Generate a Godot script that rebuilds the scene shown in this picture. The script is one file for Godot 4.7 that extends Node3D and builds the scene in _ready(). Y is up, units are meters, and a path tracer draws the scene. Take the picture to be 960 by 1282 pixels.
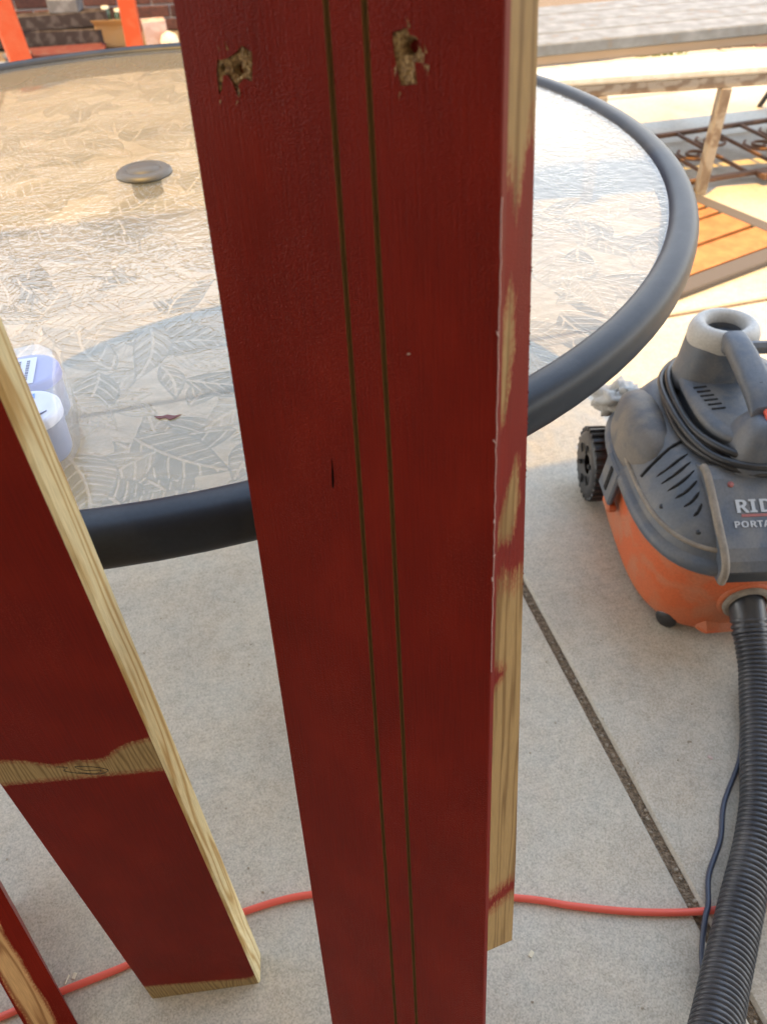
extends Node3D

# ---------------------------------------------------------------- helpers
var used := {}
var M := {}

func V(x: float, h: float, f: float) -> Vector3:
	return Vector3(x, h, -f)

func numbered(n: String) -> String:
	if not used.has(n):
		used[n] = 0
		return n
	used[n] += 1
	return "%s_%03d" % [n, used[n]]

func thing(called: String, label: String, category: String, at := Vector3.ZERO, group := "") -> Node3D:
	var o := Node3D.new()
	o.name = numbered(called)
	add_child(o, true)
	o.position = at
	o.set_meta("label", label)
	o.set_meta("category", category)
	if group != "":
		o.set_meta("group", group)
	return o

func obj(called: String, mesh: Mesh, mat: Material, parent: Node3D, at := Vector3.ZERO) -> MeshInstance3D:
	var o := MeshInstance3D.new()
	o.name = numbered(called) if parent == self else called
	o.mesh = mesh
	if mat != null:
		o.material_override = mat
	parent.add_child(o, true)
	o.position = at
	return o

func struct(o: Node3D, label: String) -> Node3D:
	o.set_meta("kind", "structure")
	o.set_meta("label", label)
	return o

func tag(o: Node3D, label: String, category: String, group := "") -> Node3D:
	o.set_meta("label", label)
	o.set_meta("category", category)
	if group != "":
		o.set_meta("group", group)
	return o

func begin() -> SurfaceTool:
	var st := SurfaceTool.new()
	st.begin(Mesh.PRIMITIVE_TRIANGLES)
	return st

func done(st: SurfaceTool) -> ArrayMesh:
	st.generate_normals()
	return st.commit()

func tri(st: SurfaceTool, a: Vector3, b: Vector3, c: Vector3, ua := Vector2.ZERO, ub := Vector2.ZERO, uc := Vector2.ZERO) -> void:
	st.set_uv(ua); st.add_vertex(a)
	st.set_uv(ub); st.add_vertex(b)
	st.set_uv(uc); st.add_vertex(c)

func quad(st: SurfaceTool, a: Vector3, b: Vector3, c: Vector3, d: Vector3, ua := Vector2.ZERO, ub := Vector2.ZERO, uc := Vector2.ZERO, ud := Vector2.ZERO) -> void:
	tri(st, a, b, c, ua, ub, uc)
	tri(st, a, c, d, ua, uc, ud)

# chamfered box; corners of each face are pulled in by b
func add_box(st: SurfaceTool, size: Vector3, b: float, x := Transform3D.IDENTITY) -> void:
	var h := size * 0.5
	st.set_smooth_group(-1)
	var p := func(sx: float, sy: float, sz: float, axis: int) -> Vector3:
		var q := Vector3(sx * h.x, sy * h.y, sz * h.z)
		for k in 3:
			if k != axis:
				q[k] -= b * [sx, sy, sz][k]
		return x * q
	for axis in 3:
		var u := (axis + 1) % 3
		var w := (axis + 2) % 3
		for s in [-1.0, 1.0]:
			var cs := []
			for k in [[-1.0, -1.0], [1.0, -1.0], [1.0, 1.0], [-1.0, 1.0]]:
				var sg := [0.0, 0.0, 0.0]
				sg[axis] = s; sg[u] = k[0]; sg[w] = k[1]
				cs.append(p.call(sg[0], sg[1], sg[2], axis))
			if s > 0:
				quad(st, cs[3], cs[2], cs[1], cs[0])
			else:
				quad(st, cs[0], cs[1], cs[2], cs[3])
	if b <= 0.0:
		return
	for axis in 3:   # edges parallel to axis
		var u := (axis + 1) % 3
		var w := (axis + 2) % 3
		for su in [-1.0, 1.0]:
			for sw in [-1.0, 1.0]:
				var a := []
				for e in [-1.0, 1.0]:
					var sg := [0.0, 0.0, 0.0]
					sg[axis] = e; sg[u] = su; sg[w] = sw
					a.append(p.call(sg[0], sg[1], sg[2], u))
					a.append(p.call(sg[0], sg[1], sg[2], w))
				if su * sw > 0:
					quad(st, a[0], a[2], a[3], a[1])
				else:
					quad(st, a[1], a[3], a[2], a[0])
	for sx in [-1.0, 1.0]:
		for sy in [-1.0, 1.0]:
			for sz in [-1.0, 1.0]:
				var a = p.call(sx, sy, sz, 0)
				var bb = p.call(sx, sy, sz, 1)
				var c = p.call(sx, sy, sz, 2)
				if sx * sy * sz > 0:
					tri(st, a, c, bb)
				else:
					tri(st, a, bb, c)

func box(size: Vector3, b := 0.002, x := Transform3D.IDENTITY) -> ArrayMesh:
	var st := begin()
	add_box(st, size, b, x)
	return done(st)

# rings of points joined into a skin
func add_skin(st: SurfaceTool, rings: Array, closed := true, caps := true, smooth := 0) -> void:
	st.set_smooth_group(smooth)
	var n: int = rings[0].size()
	for r in rings.size() - 1:
		var A: Array = rings[r]
		var B: Array = rings[r + 1]
		for i in (n if closed else n - 1):
			var j := (i + 1) % n
			quad(st, A[i], A[j], B[j], B[i])
	if caps and closed:
		st.set_smooth_group(-1)
		for e in [0, rings.size() - 1]:
			var R: Array = rings[e]
			var c := Vector3.ZERO
			for q in R:
				c += q
			c /= n
			for i in n:
				var j := (i + 1) % n
				if e == 0:
					tri(st, R[j], R[i], c)
				else:
					tri(st, R[i], R[j], c)

func smooth_path(p: Array, steps: int) -> Array:
	var out := []
	for i in p.size() - 1:
		var a: Vector3 = p[maxi(i - 1, 0)]
		var b: Vector3 = p[i]
		var c: Vector3 = p[i + 1]
		var d: Vector3 = p[mini(i + 2, p.size() - 1)]
		for k in steps:
			out.append(b.cubic_interpolate(c, a, d, float(k) / steps))
	out.append(p[-1])
	return out

func add_tube(st: SurfaceTool, pts: Array, r, seg := 10, caps := true) -> void:
	var rings := []
	var up := Vector3.UP
	var t0: Vector3 = (pts[1] - pts[0]).normalized()
	if absf(t0.dot(up)) > 0.9:
		up = Vector3.RIGHT
	var nrm := (up - t0 * up.dot(t0)).normalized()
	for i in pts.size():
		var t: Vector3 = (pts[mini(i + 1, pts.size() - 1)] - pts[maxi(i - 1, 0)]).normalized()
		nrm = (nrm - t * nrm.dot(t)).normalized()
		var bi := t.cross(nrm)
		var rad: float = r[i] if r is Array else r
		var ring := []
		for k in seg:
			var a := TAU * k / seg
			ring.append(pts[i] + (nrm * cos(a) - bi * sin(a)) * rad)
		rings.append(ring)
	add_skin(st, rings, true, caps)

func tube(pts: Array, r, seg := 10, caps := true) -> ArrayMesh:
	var st := begin()
	add_tube(st, pts, r, seg, caps)
	return done(st)

# profile of Vector2(radius, height) turned about y
func add_lathe(st: SurfaceTool, prof: Array, seg := 48, x := Transform3D.IDENTITY, a0 := 0.0, a1 := TAU, smooth := 0) -> void:
	st.set_smooth_group(smooth)
	var whole := absf(a1 - a0 - TAU) < 1e-4
	for i in seg:
		var a := a0 + (a1 - a0) * i / seg
		var b := a0 + (a1 - a0) * (((i + 1) % seg) if whole else i + 1) / seg
		for k in prof.size() - 1:
			var p: Vector2 = prof[k]
			var q: Vector2 = prof[k + 1]
			var A := x * Vector3(p.x * cos(a), p.y, p.x * sin(a))
			var B := x * Vector3(p.x * cos(b), p.y, p.x * sin(b))
			var C := x * Vector3(q.x * cos(b), q.y, q.x * sin(b))
			var D := x * Vector3(q.x * cos(a), q.y, q.x * sin(a))
			if p.x < 1e-6:
				tri(st, A, C, D)
			elif q.x < 1e-6:
				tri(st, A, B, C)
			else:
				quad(st, A, B, C, D)

func lathe(prof: Array, seg := 48, x := Transform3D.IDENTITY, smooth := 0) -> ArrayMesh:
	var st := begin()
	add_lathe(st, prof, seg, x, 0.0, TAU, smooth)
	return done(st)

# prism: 2D polygon in the plane (ax, ay) at org, thickness along n
func prism(poly: Array, org: Vector3, ax: Vector3, ay: Vector3, n: Vector3) -> ArrayMesh:
	var st := begin()
	st.set_smooth_group(-1)
	var idx := Geometry2D.triangulate_polygon(PackedVector2Array(poly))
	for s in 2:
		for k in range(0, idx.size(), 3):
			var t := []
			for j in 3:
				var p: Vector2 = poly[idx[k + j]]
				t.append(org + ax * p.x + ay * p.y + n * s)
			if s == 0:
				tri(st, t[0], t[1], t[2])
			else:
				tri(st, t[0], t[2], t[1])
	for i in poly.size():
		var a: Vector2 = poly[i]
		var b: Vector2 = poly[(i + 1) % poly.size()]
		var A := org + ax * a.x + ay * a.y
		var B := org + ax * b.x + ay * b.y
		quad(st, A, B, B + n, A + n)
	return done(st)

func noise(freq: float, sd: int, octaves := 3, kind := FastNoiseLite.TYPE_SIMPLEX_SMOOTH) -> FastNoiseLite:
	var n := FastNoiseLite.new()
	n.noise_type = kind
	n.seed = sd
	n.frequency = freq
	n.fractal_octaves = octaves
	if octaves == 1:
		n.fractal_type = FastNoiseLite.FRACTAL_NONE
	return n

func noise_tex(n: FastNoiseLite, size: int, ramp: Array = []) -> NoiseTexture2D:
	var t := NoiseTexture2D.new()
	t.width = size
	t.height = size
	t.seamless = true
	t.noise = n
	if ramp.size() > 0:
		var g := Gradient.new()
		var offs := PackedFloat32Array()
		var cols := PackedColorArray()
		for r in ramp:
			offs.append(r[0])
			cols.append(r[1])
		g.offsets = offs
		g.colors = cols
		t.color_ramp = g
	return t

func lin(r: float, g: float, b: float) -> Color:
	return Color(r, g, b).linear_to_srgb()

func mat(c: Color, rough := 0.6, metal := 0.0, spec := 0.5) -> StandardMaterial3D:
	var m := StandardMaterial3D.new()
	m.albedo_color = c
	m.roughness = rough
	m.metallic = metal
	m.metallic_specular = spec
	m.cull_mode = BaseMaterial3D.CULL_DISABLED
	return m

# world-mapped material: coarse tone map, fine speckle multiplied over it, and relief
func grained(a: Texture2D, scale: float, fine: Texture2D, fine_scale: float, bump: Texture2D, bump_cm: float, rough := 0.85) -> StandardMaterial3D:
	var m := mat(Color.WHITE, rough)
	m.albedo_texture = a
	m.uv1_triplanar = true
	m.uv1_world_triplanar = true
	m.uv1_scale = Vector3.ONE * scale
	if fine:
		m.detail_enabled = true
		m.detail_albedo = fine
		m.detail_blend_mode = BaseMaterial3D.BLEND_MODE_MUL
		m.detail_uv_layer = BaseMaterial3D.DETAIL_UV_2
		m.uv2_triplanar = true
		m.uv2_world_triplanar = true
		m.uv2_scale = Vector3.ONE * fine_scale
	if bump:
		m.heightmap_enabled = true
		m.heightmap_texture = bump
		m.heightmap_scale = bump_cm
	return m

func plastic(c: Color, rough: float, dust: Color, amount: float, sd: int) -> StandardMaterial3D:
	# dusty moulded plastic: blotches of dust lie on the base colour
	var t := noise_tex(noise(0.012, sd, 5), 256, [[0.0, c], [0.42, c], [0.62, c.lerp(dust, amount)], [1.0, c.lerp(dust, amount * 1.5)]])
	var f := noise_tex(noise(0.12, sd + 7, 2), 256, [[0.0, Color(0.86, 0.86, 0.86)], [1.0, Color(1, 1, 1)]])
	return grained(t, 4.0, f, 6.0, null, 0.0, rough)

func poly_with_hole(outer: Array, hole: Array) -> Array:
	var bi := 0
	var bj := 0
	var best := 1e9
	for i in outer.size():
		for j in hole.size():
			var d: float = outer[i].distance_squared_to(hole[j])
			if d < best:
				best = d; bi = i; bj = j
	var h := hole.duplicate()
	if Geometry2D.is_polygon_clockwise(PackedVector2Array(h)) == Geometry2D.is_polygon_clockwise(PackedVector2Array(outer)):
		h.reverse()
		bj = h.size() - 1 - bj
	var out := []
	for i in bi + 1:
		out.append(outer[i])
	for k in h.size() + 1:
		out.append(h[(bj + k) % h.size()])
	for i in range(bi, outer.size()):
		out.append(outer[i])
	return out

# ---------------------------------------------------------------- wood and paint pictures
func wood_tone(g: float, n1: float, light: Color, dark: Color, lines: float) -> Color:
	var s := 0.5 + 0.5 * sin(g * lines + n1 * 5.0)
	return light.lerp(dark, pow(s, 3.0))

func board_pictures(w: float, v0: float, v1: float, px: int, py: int, sd: int, red: Color, light: Color, dark: Color, lines: float, bare: Callable, rag := 0.0) -> Array:
	# returns [albedo texture, relief texture] for one board face; bare(u, v) > 0 where wood shows
	var im := PackedByteArray()
	im.resize(px * py * 3)
	var hm := PackedByteArray()
	hm.resize(px * py)
	var n1 := noise(1.0, sd, 3)
	var n2 := noise(1.0, sd + 1, 2)
	var n3 := noise(1.0, sd + 2, 1)
	var k := 0
	for y in py:
		var v := v0 + (v1 - v0) * y / float(py)
		for x in px:
			var u := w * x / float(px)
			var edge := n2.get_noise_2d(u * 260.0, v * 260.0)
			var b: float = bare.call(u, v) + edge * 0.0016
			if rag > 0.0 and absf(b) < 0.02:
				b += rag * (n1.get_noise_2d(u * 160.0, v * 45.0) + 0.6 * n2.get_noise_2d(u * 900.0, v * 50.0))
			var c: Color
			var hgt := 0.0
			if b > 0.0:
				var g := n1.get_noise_2d(u * 22.0, v * 2.2)
				c = wood_tone(u + g * 0.012, g, light, dark, lines)
				var streak := n2.get_noise_2d(u * 1400.0, v * 40.0)
				c = c * (1.0 + 0.13 * streak)
				var smear := 0.0035 + rag * 1.6
				if b < smear:
					c = c.lerp(red, clampf(0.5 + edge + streak * 0.9 * minf(rag * 300.0, 1.0), 0.0, 0.8) * (1.0 - b / smear))
				hgt = 0.32 + 0.08 * streak
			else:
				var br := n2.get_noise_2d(u * 700.0, v * 16.0)
				var bl := n1.get_noise_2d(u * 14.0, v * 9.0)
				var st := n3.get_noise_2d(u * 900.0, v * 900.0)
				var mask := clampf(0.5 + n1.get_noise_2d(u * 9.0 + 50.0, v * 5.0) * 1.4, 0.0, 1.0)
				c = red * (1.0 + 0.07 * bl + 0.08 * br)
				c = c.lerp(Color(red.r * 1.15, red.g * 1.7, red.b * 2.0), clampf(bl * 0.3, 0.0, 0.3))
				if st * mask > 0.62:
					c = c.lerp(Color(0.62, 0.36, 0.30), 0.30)
				hgt = 0.5 + 0.10 * br + 0.34 * st * (0.25 + mask)
			im[k * 3] = clampi(int(c.r * 255.0), 0, 255)
			im[k * 3 + 1] = clampi(int(c.g * 255.0), 0, 255)
			im[k * 3 + 2] = clampi(int(c.b * 255.0), 0, 255)
			hm[k] = clampi(int(hgt * 255.0), 0, 255)
			k += 1
	return [ImageTexture.create_from_image(Image.create_from_data(px, py, false, Image.FORMAT_RGB8, im)), ImageTexture.create_from_image(Image.create_from_data(px, py, false, Image.FORMAT_L8, hm))]

func face_mat(t: Array, rough: float, bump_cm: float) -> StandardMaterial3D:
	var m := mat(Color.WHITE, rough, 0.0, 0.2)
	m.albedo_texture = t[0]
	m.texture_repeat = false
	m.heightmap_enabled = true
	m.heightmap_texture = t[1]
	m.heightmap_scale = bump_cm
	return m

func in_poly(p: Array, u: float, v: float) -> float:
	# signed distance, positive inside
	var q := Vector2(u, v)
	var d := 1e9
	var inside := false
	var j := p.size() - 1
	for i in p.size():
		var a: Vector2 = p[i]
		var b: Vector2 = p[j]
		d = minf(d, Geometry2D.get_closest_point_to_segment(q, a, b).distance_to(q))
		if (a.y > v) != (b.y > v) and u < (b.x - a.x) * (v - a.y) / (b.y - a.y) + a.x:
			inside = not inside
		j = i
	return d if inside else -d

# ---------------------------------------------------------------- the scene
func _ready() -> void:
	# camera: a phone held at 1.1 m, tipped down 43 degrees, rolled a little
	var th := deg_to_rad(43.0)
	var ro := deg_to_rad(2.2)
	var fwd := Vector3(0, -sin(th), -cos(th))
	var dn := Vector3(0, -cos(th), sin(th))
	var rt := Vector3.RIGHT * cos(ro) + dn * sin(ro)
	var dn2 := -Vector3.RIGHT * sin(ro) + dn * cos(ro)
	var cam := Camera3D.new()
	cam.name = "camera"
	add_child(cam)
	cam.transform = Transform3D(Basis(rt, -dn2, -fwd), Vector3(0, 1.1, 0))
	var lens := CameraAttributesPhysical.new()
	lens.frustum_focal_length = 18.44
	lens.frustum_focus_distance = 0.72
	lens.frustum_near = 0.03
	lens.frustum_far = 400.0
	lens.exposure_aperture = 5.6
	cam.attributes = lens
	cam.fov = 66.11
	cam.near = 0.03
	cam.far = 400.0
	cam.current = true

	var env := Environment.new()
	env.background_mode = Environment.BG_SKY
	var sky := Sky.new()
	var ps := ProceduralSkyMaterial.new()
	ps.sky_top_color = lin(0.20, 0.26, 0.36)
	ps.sky_horizon_color = lin(0.82, 0.78, 0.70)
	ps.sky_curve = 0.2
	ps.ground_bottom_color = Color(0.55, 0.52, 0.46)
	ps.ground_horizon_color = Color(0.62, 0.6, 0.55)
	ps.sky_energy_multiplier = 1.65
	ps.ground_energy_multiplier = 0.8
	sky.sky_material = ps
	env.sky = sky
	env.tonemap_mode = Environment.TONE_MAPPER_LINEAR
	env.tonemap_exposure = 2.55
	env.sdfgi_enabled = true
	env.ssao_enabled = true
	env.ssil_enabled = true
	var we := WorldEnvironment.new()
	we.name = "environment"
	we.environment = env
	add_child(we)

	var sun := DirectionalLight3D.new()
	sun.name = "sun"
	sun.light_color = Color(1.0, 0.78, 0.34)
	sun.light_energy = 1.0
	sun.light_angular_distance = 0.5
	sun.shadow_enabled = true
	add_child(sun)
	sun.look_at_from_position(Vector3(-0.19, 1.0, 0.21) * 10.0, Vector3.ZERO, Vector3.FORWARD)

	make_materials()
	build_setting()
	build_clutter()
	build_bench()
	build_table()
	build_boards()
	build_vacuum()
	build_cords()

func broom_picture(n: int) -> ImageTexture:
	# sandy speckle, faint broom strokes and a few darker pits
	var b := PackedByteArray()
	b.resize(n * n * 3)
	var rg := RandomNumberGenerator.new()
	rg.seed = 301
	var f2 := noise(0.045, 303, 4)
	var f3 := noise(1.0, 305, 2)
	var f4 := noise(0.035, 307, 2)
	var ca := cos(0.20)
	var sa := sin(0.20)
	var k := 0
	for y in n:
		for x in n:
			var u := x * ca - y * sa
			var v := x * sa + y * ca
			var t := 0.92 + 0.16 * (rg.randf() + rg.randf() - 1.0) + 0.05 * f2.get_noise_2d(x, y)
			t += 0.04 * f3.get_noise_2d(u * 0.012, v * 0.22) * clampf(0.5 + f4.get_noise_2d(x * 0.12, y * 0.12) * 1.6, 0.0, 1.0)
			var warm := f2.get_noise_2d(x * 0.3 + 400.0, y * 0.3) * 0.02
			b[k] = clampi(int((t + warm) * 255.0), 0, 255)
			b[k + 1] = clampi(int(t * 255.0), 0, 255)
			b[k + 2] = clampi(int((t - warm) * 252.0), 0, 255)
			k += 3
	return ImageTexture.create_from_image(Image.create_from_data(n, n, false, Image.FORMAT_RGB8, b))

func make_materials() -> void:
	# concrete
	var co := noise_tex(noise(0.006, 3, 6), 512, [[0.0, lin(0.47, 0.41, 0.335)], [0.45, lin(0.605, 0.55, 0.46)], [1.0, lin(0.655, 0.61, 0.53)]])
	M.concrete = grained(co, 0.45, broom_picture(1024), 0.7, noise_tex(noise(0.09, 9, 4), 512), 0.06, 0.88)
	M.soil = mat(lin(0.10, 0.08, 0.06), 0.95)
	M.grit = grained(noise_tex(noise(0.05, 13, 4), 256, [[0.0, lin(0.10, 0.075, 0.05)], [0.5, lin(0.24, 0.175, 0.115)], [1.0, lin(0.40, 0.31, 0.21)]]), 9.0, null, 1.0, noise_tex(noise(0.1, 15, 3), 256), 0.5, 0.95)
	M.pebble = mat(lin(0.34, 0.29, 0.22), 0.85)
	M.far_ground = grained(noise_tex(noise(0.02, 23, 5), 256, [[0.0, lin(0.05, 0.07, 0.02)], [0.6, lin(0.10, 0.12, 0.05)], [1.0, lin(0.2, 0.17, 0.1)]]), 0.3, null, 1.0, null, 0.0, 0.95)
	# metals and plastics
	M.rim = plastic(lin(0.014, 0.018, 0.027), 0.42, lin(0.07, 0.07, 0.07), 0.22, 31)
	M.rim.metallic_specular = 0.36
	M.leg = mat(lin(0.42, 0.38, 0.31), 0.5)
	M.hub = mat(lin(0.060, 0.060, 0.058), 0.5)
	M.orange = plastic(lin(0.62, 0.125, 0.035), 0.5, lin(0.45, 0.30, 0.22), 0.35, 41)
	M.grey = plastic(lin(0.095, 0.112, 0.142), 0.5, lin(0.26, 0.225, 0.18), 0.42, 43)
	M.dust = plastic(lin(0.22, 0.19, 0.155), 0.8, lin(0.34, 0.29, 0.23), 0.7, 47)
	M.black = plastic(lin(0.018, 0.019, 0.022), 0.42, lin(0.16, 0.14, 0.12), 0.25, 53)
	M.hump = plastic(lin(0.115, 0.115, 0.12), 0.6, lin(0.25, 0.21, 0.165), 0.65, 48)
	M.slot = mat(lin(0.006, 0.006, 0.007), 0.9)  # near black, in place of the shade inside slots
	M.white_plastic = plastic(lin(0.58, 0.56, 0.52), 0.6, lin(0.5, 0.45, 0.36), 0.3, 59)
	M.red_switch = mat(lin(0.68, 0.10, 0.06), 0.45)
	M.print_white = mat(lin(0.42, 0.43, 0.44), 0.7)
	M.print_red = mat(lin(0.30, 0.10, 0.09), 0.7)
	M.hose = plastic(lin(0.040, 0.044, 0.053), 0.3, lin(0.22, 0.20, 0.18), 0.2, 61)
	M.cable = mat(lin(0.045, 0.055, 0.085), 0.4)
	M.cord = mat(lin(0.74, 0.115, 0.075), 0.5)
	M.steel = plastic(lin(0.40, 0.35, 0.275), 0.45, lin(0.16, 0.10, 0.06), 0.6, 67)
	M.white_paint = plastic(lin(0.80, 0.80, 0.76), 0.55, lin(0.5, 0.44, 0.34), 0.25, 71)
	M.worn_white = grained(noise_tex(noise(0.03, 73, 5), 256, [[0.0, lin(0.20, 0.15, 0.11)], [0.3, lin(0.15, 0.16, 0.17)], [0.6, lin(0.19, 0.205, 0.22)], [1.0, lin(0.25, 0.265, 0.28)]]), 1.5, null, 1.0, null, 0.0, 0.75)
	M.worn_edge = mat(lin(0.40, 0.30, 0.21), 0.8)
	M.rust = plastic(lin(0.13, 0.07, 0.042), 0.8, lin(0.26, 0.13, 0.07), 0.7, 79)
	M.orange_paint = plastic(lin(0.55, 0.07, 0.012), 0.5, lin(0.55, 0.12, 0.05), 0.5, 83)
	M.orange_light = grained(noise_tex(noise(0.02, 87, 4), 256, [[0.0, lin(0.36, 0.13, 0.03)], [1.0, lin(0.52, 0.22, 0.06)]]), 3.0, null, 1.0, null, 0.0, 0.7)  # colour of the orange tinted sunlight on the ground
	M.shadow_band = mat(lin(0.105, 0.088, 0.075), 0.8)  # dark grey of the shadow bands round it
	# bricks in three firings, and mortar
	for k in 3:
		var c: Array = [[0.105, 0.034, 0.024], [0.075, 0.028, 0.022], [0.13, 0.05, 0.034]][k]
		M["brick%d" % k] = grained(noise_tex(noise(0.04, 90 + k, 4), 128, [[0.0, lin(c[0] * 0.6, c[1] * 0.7, c[2] * 0.8)], [1.0, lin(c[0] * 1.3, c[1] * 1.3, c[2] * 1.3)]]), 6.0, null, 1.0, null, 0.0, 0.9)
	M.mortar = mat(lin(0.34, 0.30, 0.275), 0.95)
	M.dark_plank = plastic(lin(0.035, 0.022, 0.018), 0.8, lin(0.12, 0.1, 0.09), 0.6, 97)
	M.red_plank = plastic(lin(0.16, 0.035, 0.03), 0.7, lin(0.2, 0.1, 0.08), 0.4, 101)
	M.card = plastic(lin(0.42, 0.24, 0.09), 0.9, lin(0.4, 0.25, 0.12), 0.4, 103)
	M.block = plastic(lin(0.16, 0.155, 0.15), 0.9, lin(0.3, 0.3, 0.3), 0.5, 107)
	M.pink = plastic(lin(0.55, 0.36, 0.30), 0.8, lin(0.7, 0.6, 0.55), 0.5, 109)
	M.cream = mat(lin(0.72, 0.66, 0.5), 0.8)
	M.terracotta = plastic(lin(0.50, 0.19, 0.075), 0.85, lin(0.36, 0.17, 0.1), 0.5, 113)
	M.mauve = plastic(lin(0.27, 0.155, 0.14), 0.9, lin(0.33, 0.24, 0.22), 0.5, 117)
	M.blade = mat(lin(0.13, 0.17, 0.04), 0.7)
	M.blade.backlight_enabled = true
	M.blade.backlight = Color(0.3, 0.35, 0.08)
	var green := mat(Color(0.25, 0.42, 0.3, 0.35), 0.15)
	green.transparency = BaseMaterial3D.TRANSPARENCY_ALPHA
	M.bottle = green
	M.house = mat(lin(0.36, 0.30, 0.24), 0.85)
	M.roof = mat(lin(0.72, 0.70, 0.66), 0.8)

func build_setting() -> void:
	# soil and grass to the horizon, below the paved slabs
	var g := PlaneMesh.new()
	g.size = Vector2(500, 500)
	struct(obj("ground", g, M.far_ground, self, Vector3(0, -0.105, 0)), "soil and grass under and beyond the patio")
	var patio := struct(Node3D.new(), "grey broomed concrete patio of large square slabs with sandy joints")
	patio.name = numbered("patio")
	add_child(patio)
	var da := Vector2(0.234, -0.972)   # along the joint that runs to the photographer, in (x, f)
	var db := Vector2(0.972, 0.234)
	var o := Vector2(0.2535, 0.962)
	var sa := 1.22
	var sb := 1.83
	var gap := 0.017
	var beta := 1.96 - 0.19 - 0.962    # where the cross joints fall
	var yaw := atan2(0.234, 0.972)
	var slab := box(Vector3(sa - gap, 0.1, sb - gap), 0.004)
	var rng := RandomNumberGenerator.new()
	rng.seed = 5
	for i in range(-6, 6):
		for j in range(-2, 3):
			var c := o + db * ((i + 0.5) * sa) - da * (beta + (j - 0.5) * sb)
			if c.y > 6.6 or c.y < -2.6:
				continue
			var s := obj("slab", slab, M.concrete, patio, V(c.x, -0.05, c.y))
			s.rotation.y = yaw
	var bed := box(Vector3(15, 0.02, 9.5), 0.0)
	var jf := obj("joint_sand", bed, M.grit, patio, V(0.4, -0.0165, 1.9))
	jf.rotation.y = yaw
	# grit and small stones caught in the long joint
	var st := begin()
	for k in 150:
		var t := rng.randf_range(-1.0, 1.1)
		var p := o + da * t + db * rng.randf_range(-0.006, 0.006)
		var r := rng.randf_range(0.0008, 0.0026)
		add_box(st, Vector3(r * 2, r * 1.4, r * 2.4), r * 0.5, Transform3D(Basis.from_euler(Vector3(rng.randf(), rng.randf() * 6, rng.randf())), V(p.x, -0.0065 + r * 0.4, p.y)))
	var gs := obj("joint_stones", done(st), M.pebble, patio)
	gs.set_meta("kind", "stuff")
	# brick wall across the far side: mortar body, and courses of single bricks
	var wall := thing("brick_wall", "dark red brick wall with pale mortar behind the orange frame", "wall", V(-2.4, 0, 5.62))
	obj("mortar", box(Vector3(6.0, 2.8, 0.1), 0.002), M.mortar, wall, Vector3(0, 1.4, -0.053))
	var bm := box(Vector3(0.196, 0.058, 0.05), 0.004)
	var rest := begin()
	var n := 0
	for row in 40:
		for col in 30:
			var x := -3.0 + (col + (0.5 if row % 2 else 0.0)) * 0.206 + 0.1
			if x > 2.95:
				continue
			var p := Vector3(x, 0.03 + row * 0.069, -0.02 + rng.randf_range(-0.002, 0.003))
			if row < 9 and x > -0.9 and x < 2.2:
				var b := obj("brick", bm, M["brick%d" % rng.randi_range(0, 2)], wall, p)
				b.rotation.z = rng.randf_range(-0.006, 0.006)
				n += 1
			else:
				add_box(rest, Vector3(0.196, 0.058, 0.05), 0.004, Transform3D(Basis(), p))
	var rb := obj("upper_bricks", done(rest), M.brick0, wall)
	rb.set_meta("kind", "stuff")
	# porch roof on the house behind: it shades the near ground
	var roof := thing("porch_roof", "flat porch roof over the near part of the patio", "roof", Vector3.ZERO)
	obj("roof_deck", prism([Vector2(-5.5, -2.4), Vector2(4.5, -2.4), Vector2(4.5, 1.42), Vector2(0.5, 0.80), Vector2(-0.1, 0.735), Vector2(-0.7, 0.60), Vector2(-5.5, -0.1)], V(0, 2.7, 0), Vector3.RIGHT, Vector3.FORWARD, Vector3.UP * 0.12), M.roof, roof)
	for x in [-5.3, 4.3]:
		obj("roof_post", box(Vector3(0.1, 2.7, 0.1), 0.004), M.roof, roof, V(x, 1.35, -0.35 if x < 0 else 1.2))
	var hw := thing("added_house_wall", "unseen tan house wall added at the back of the porch to darken it", "wall", V(-0.5, 0, -2.5))  # out of view, added to cut the light on the boards
	obj("wall_face", box(Vector3(10, 2.7, 0.15), 0.003), M.house, hw, Vector3(0, 1.35, 0))

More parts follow.
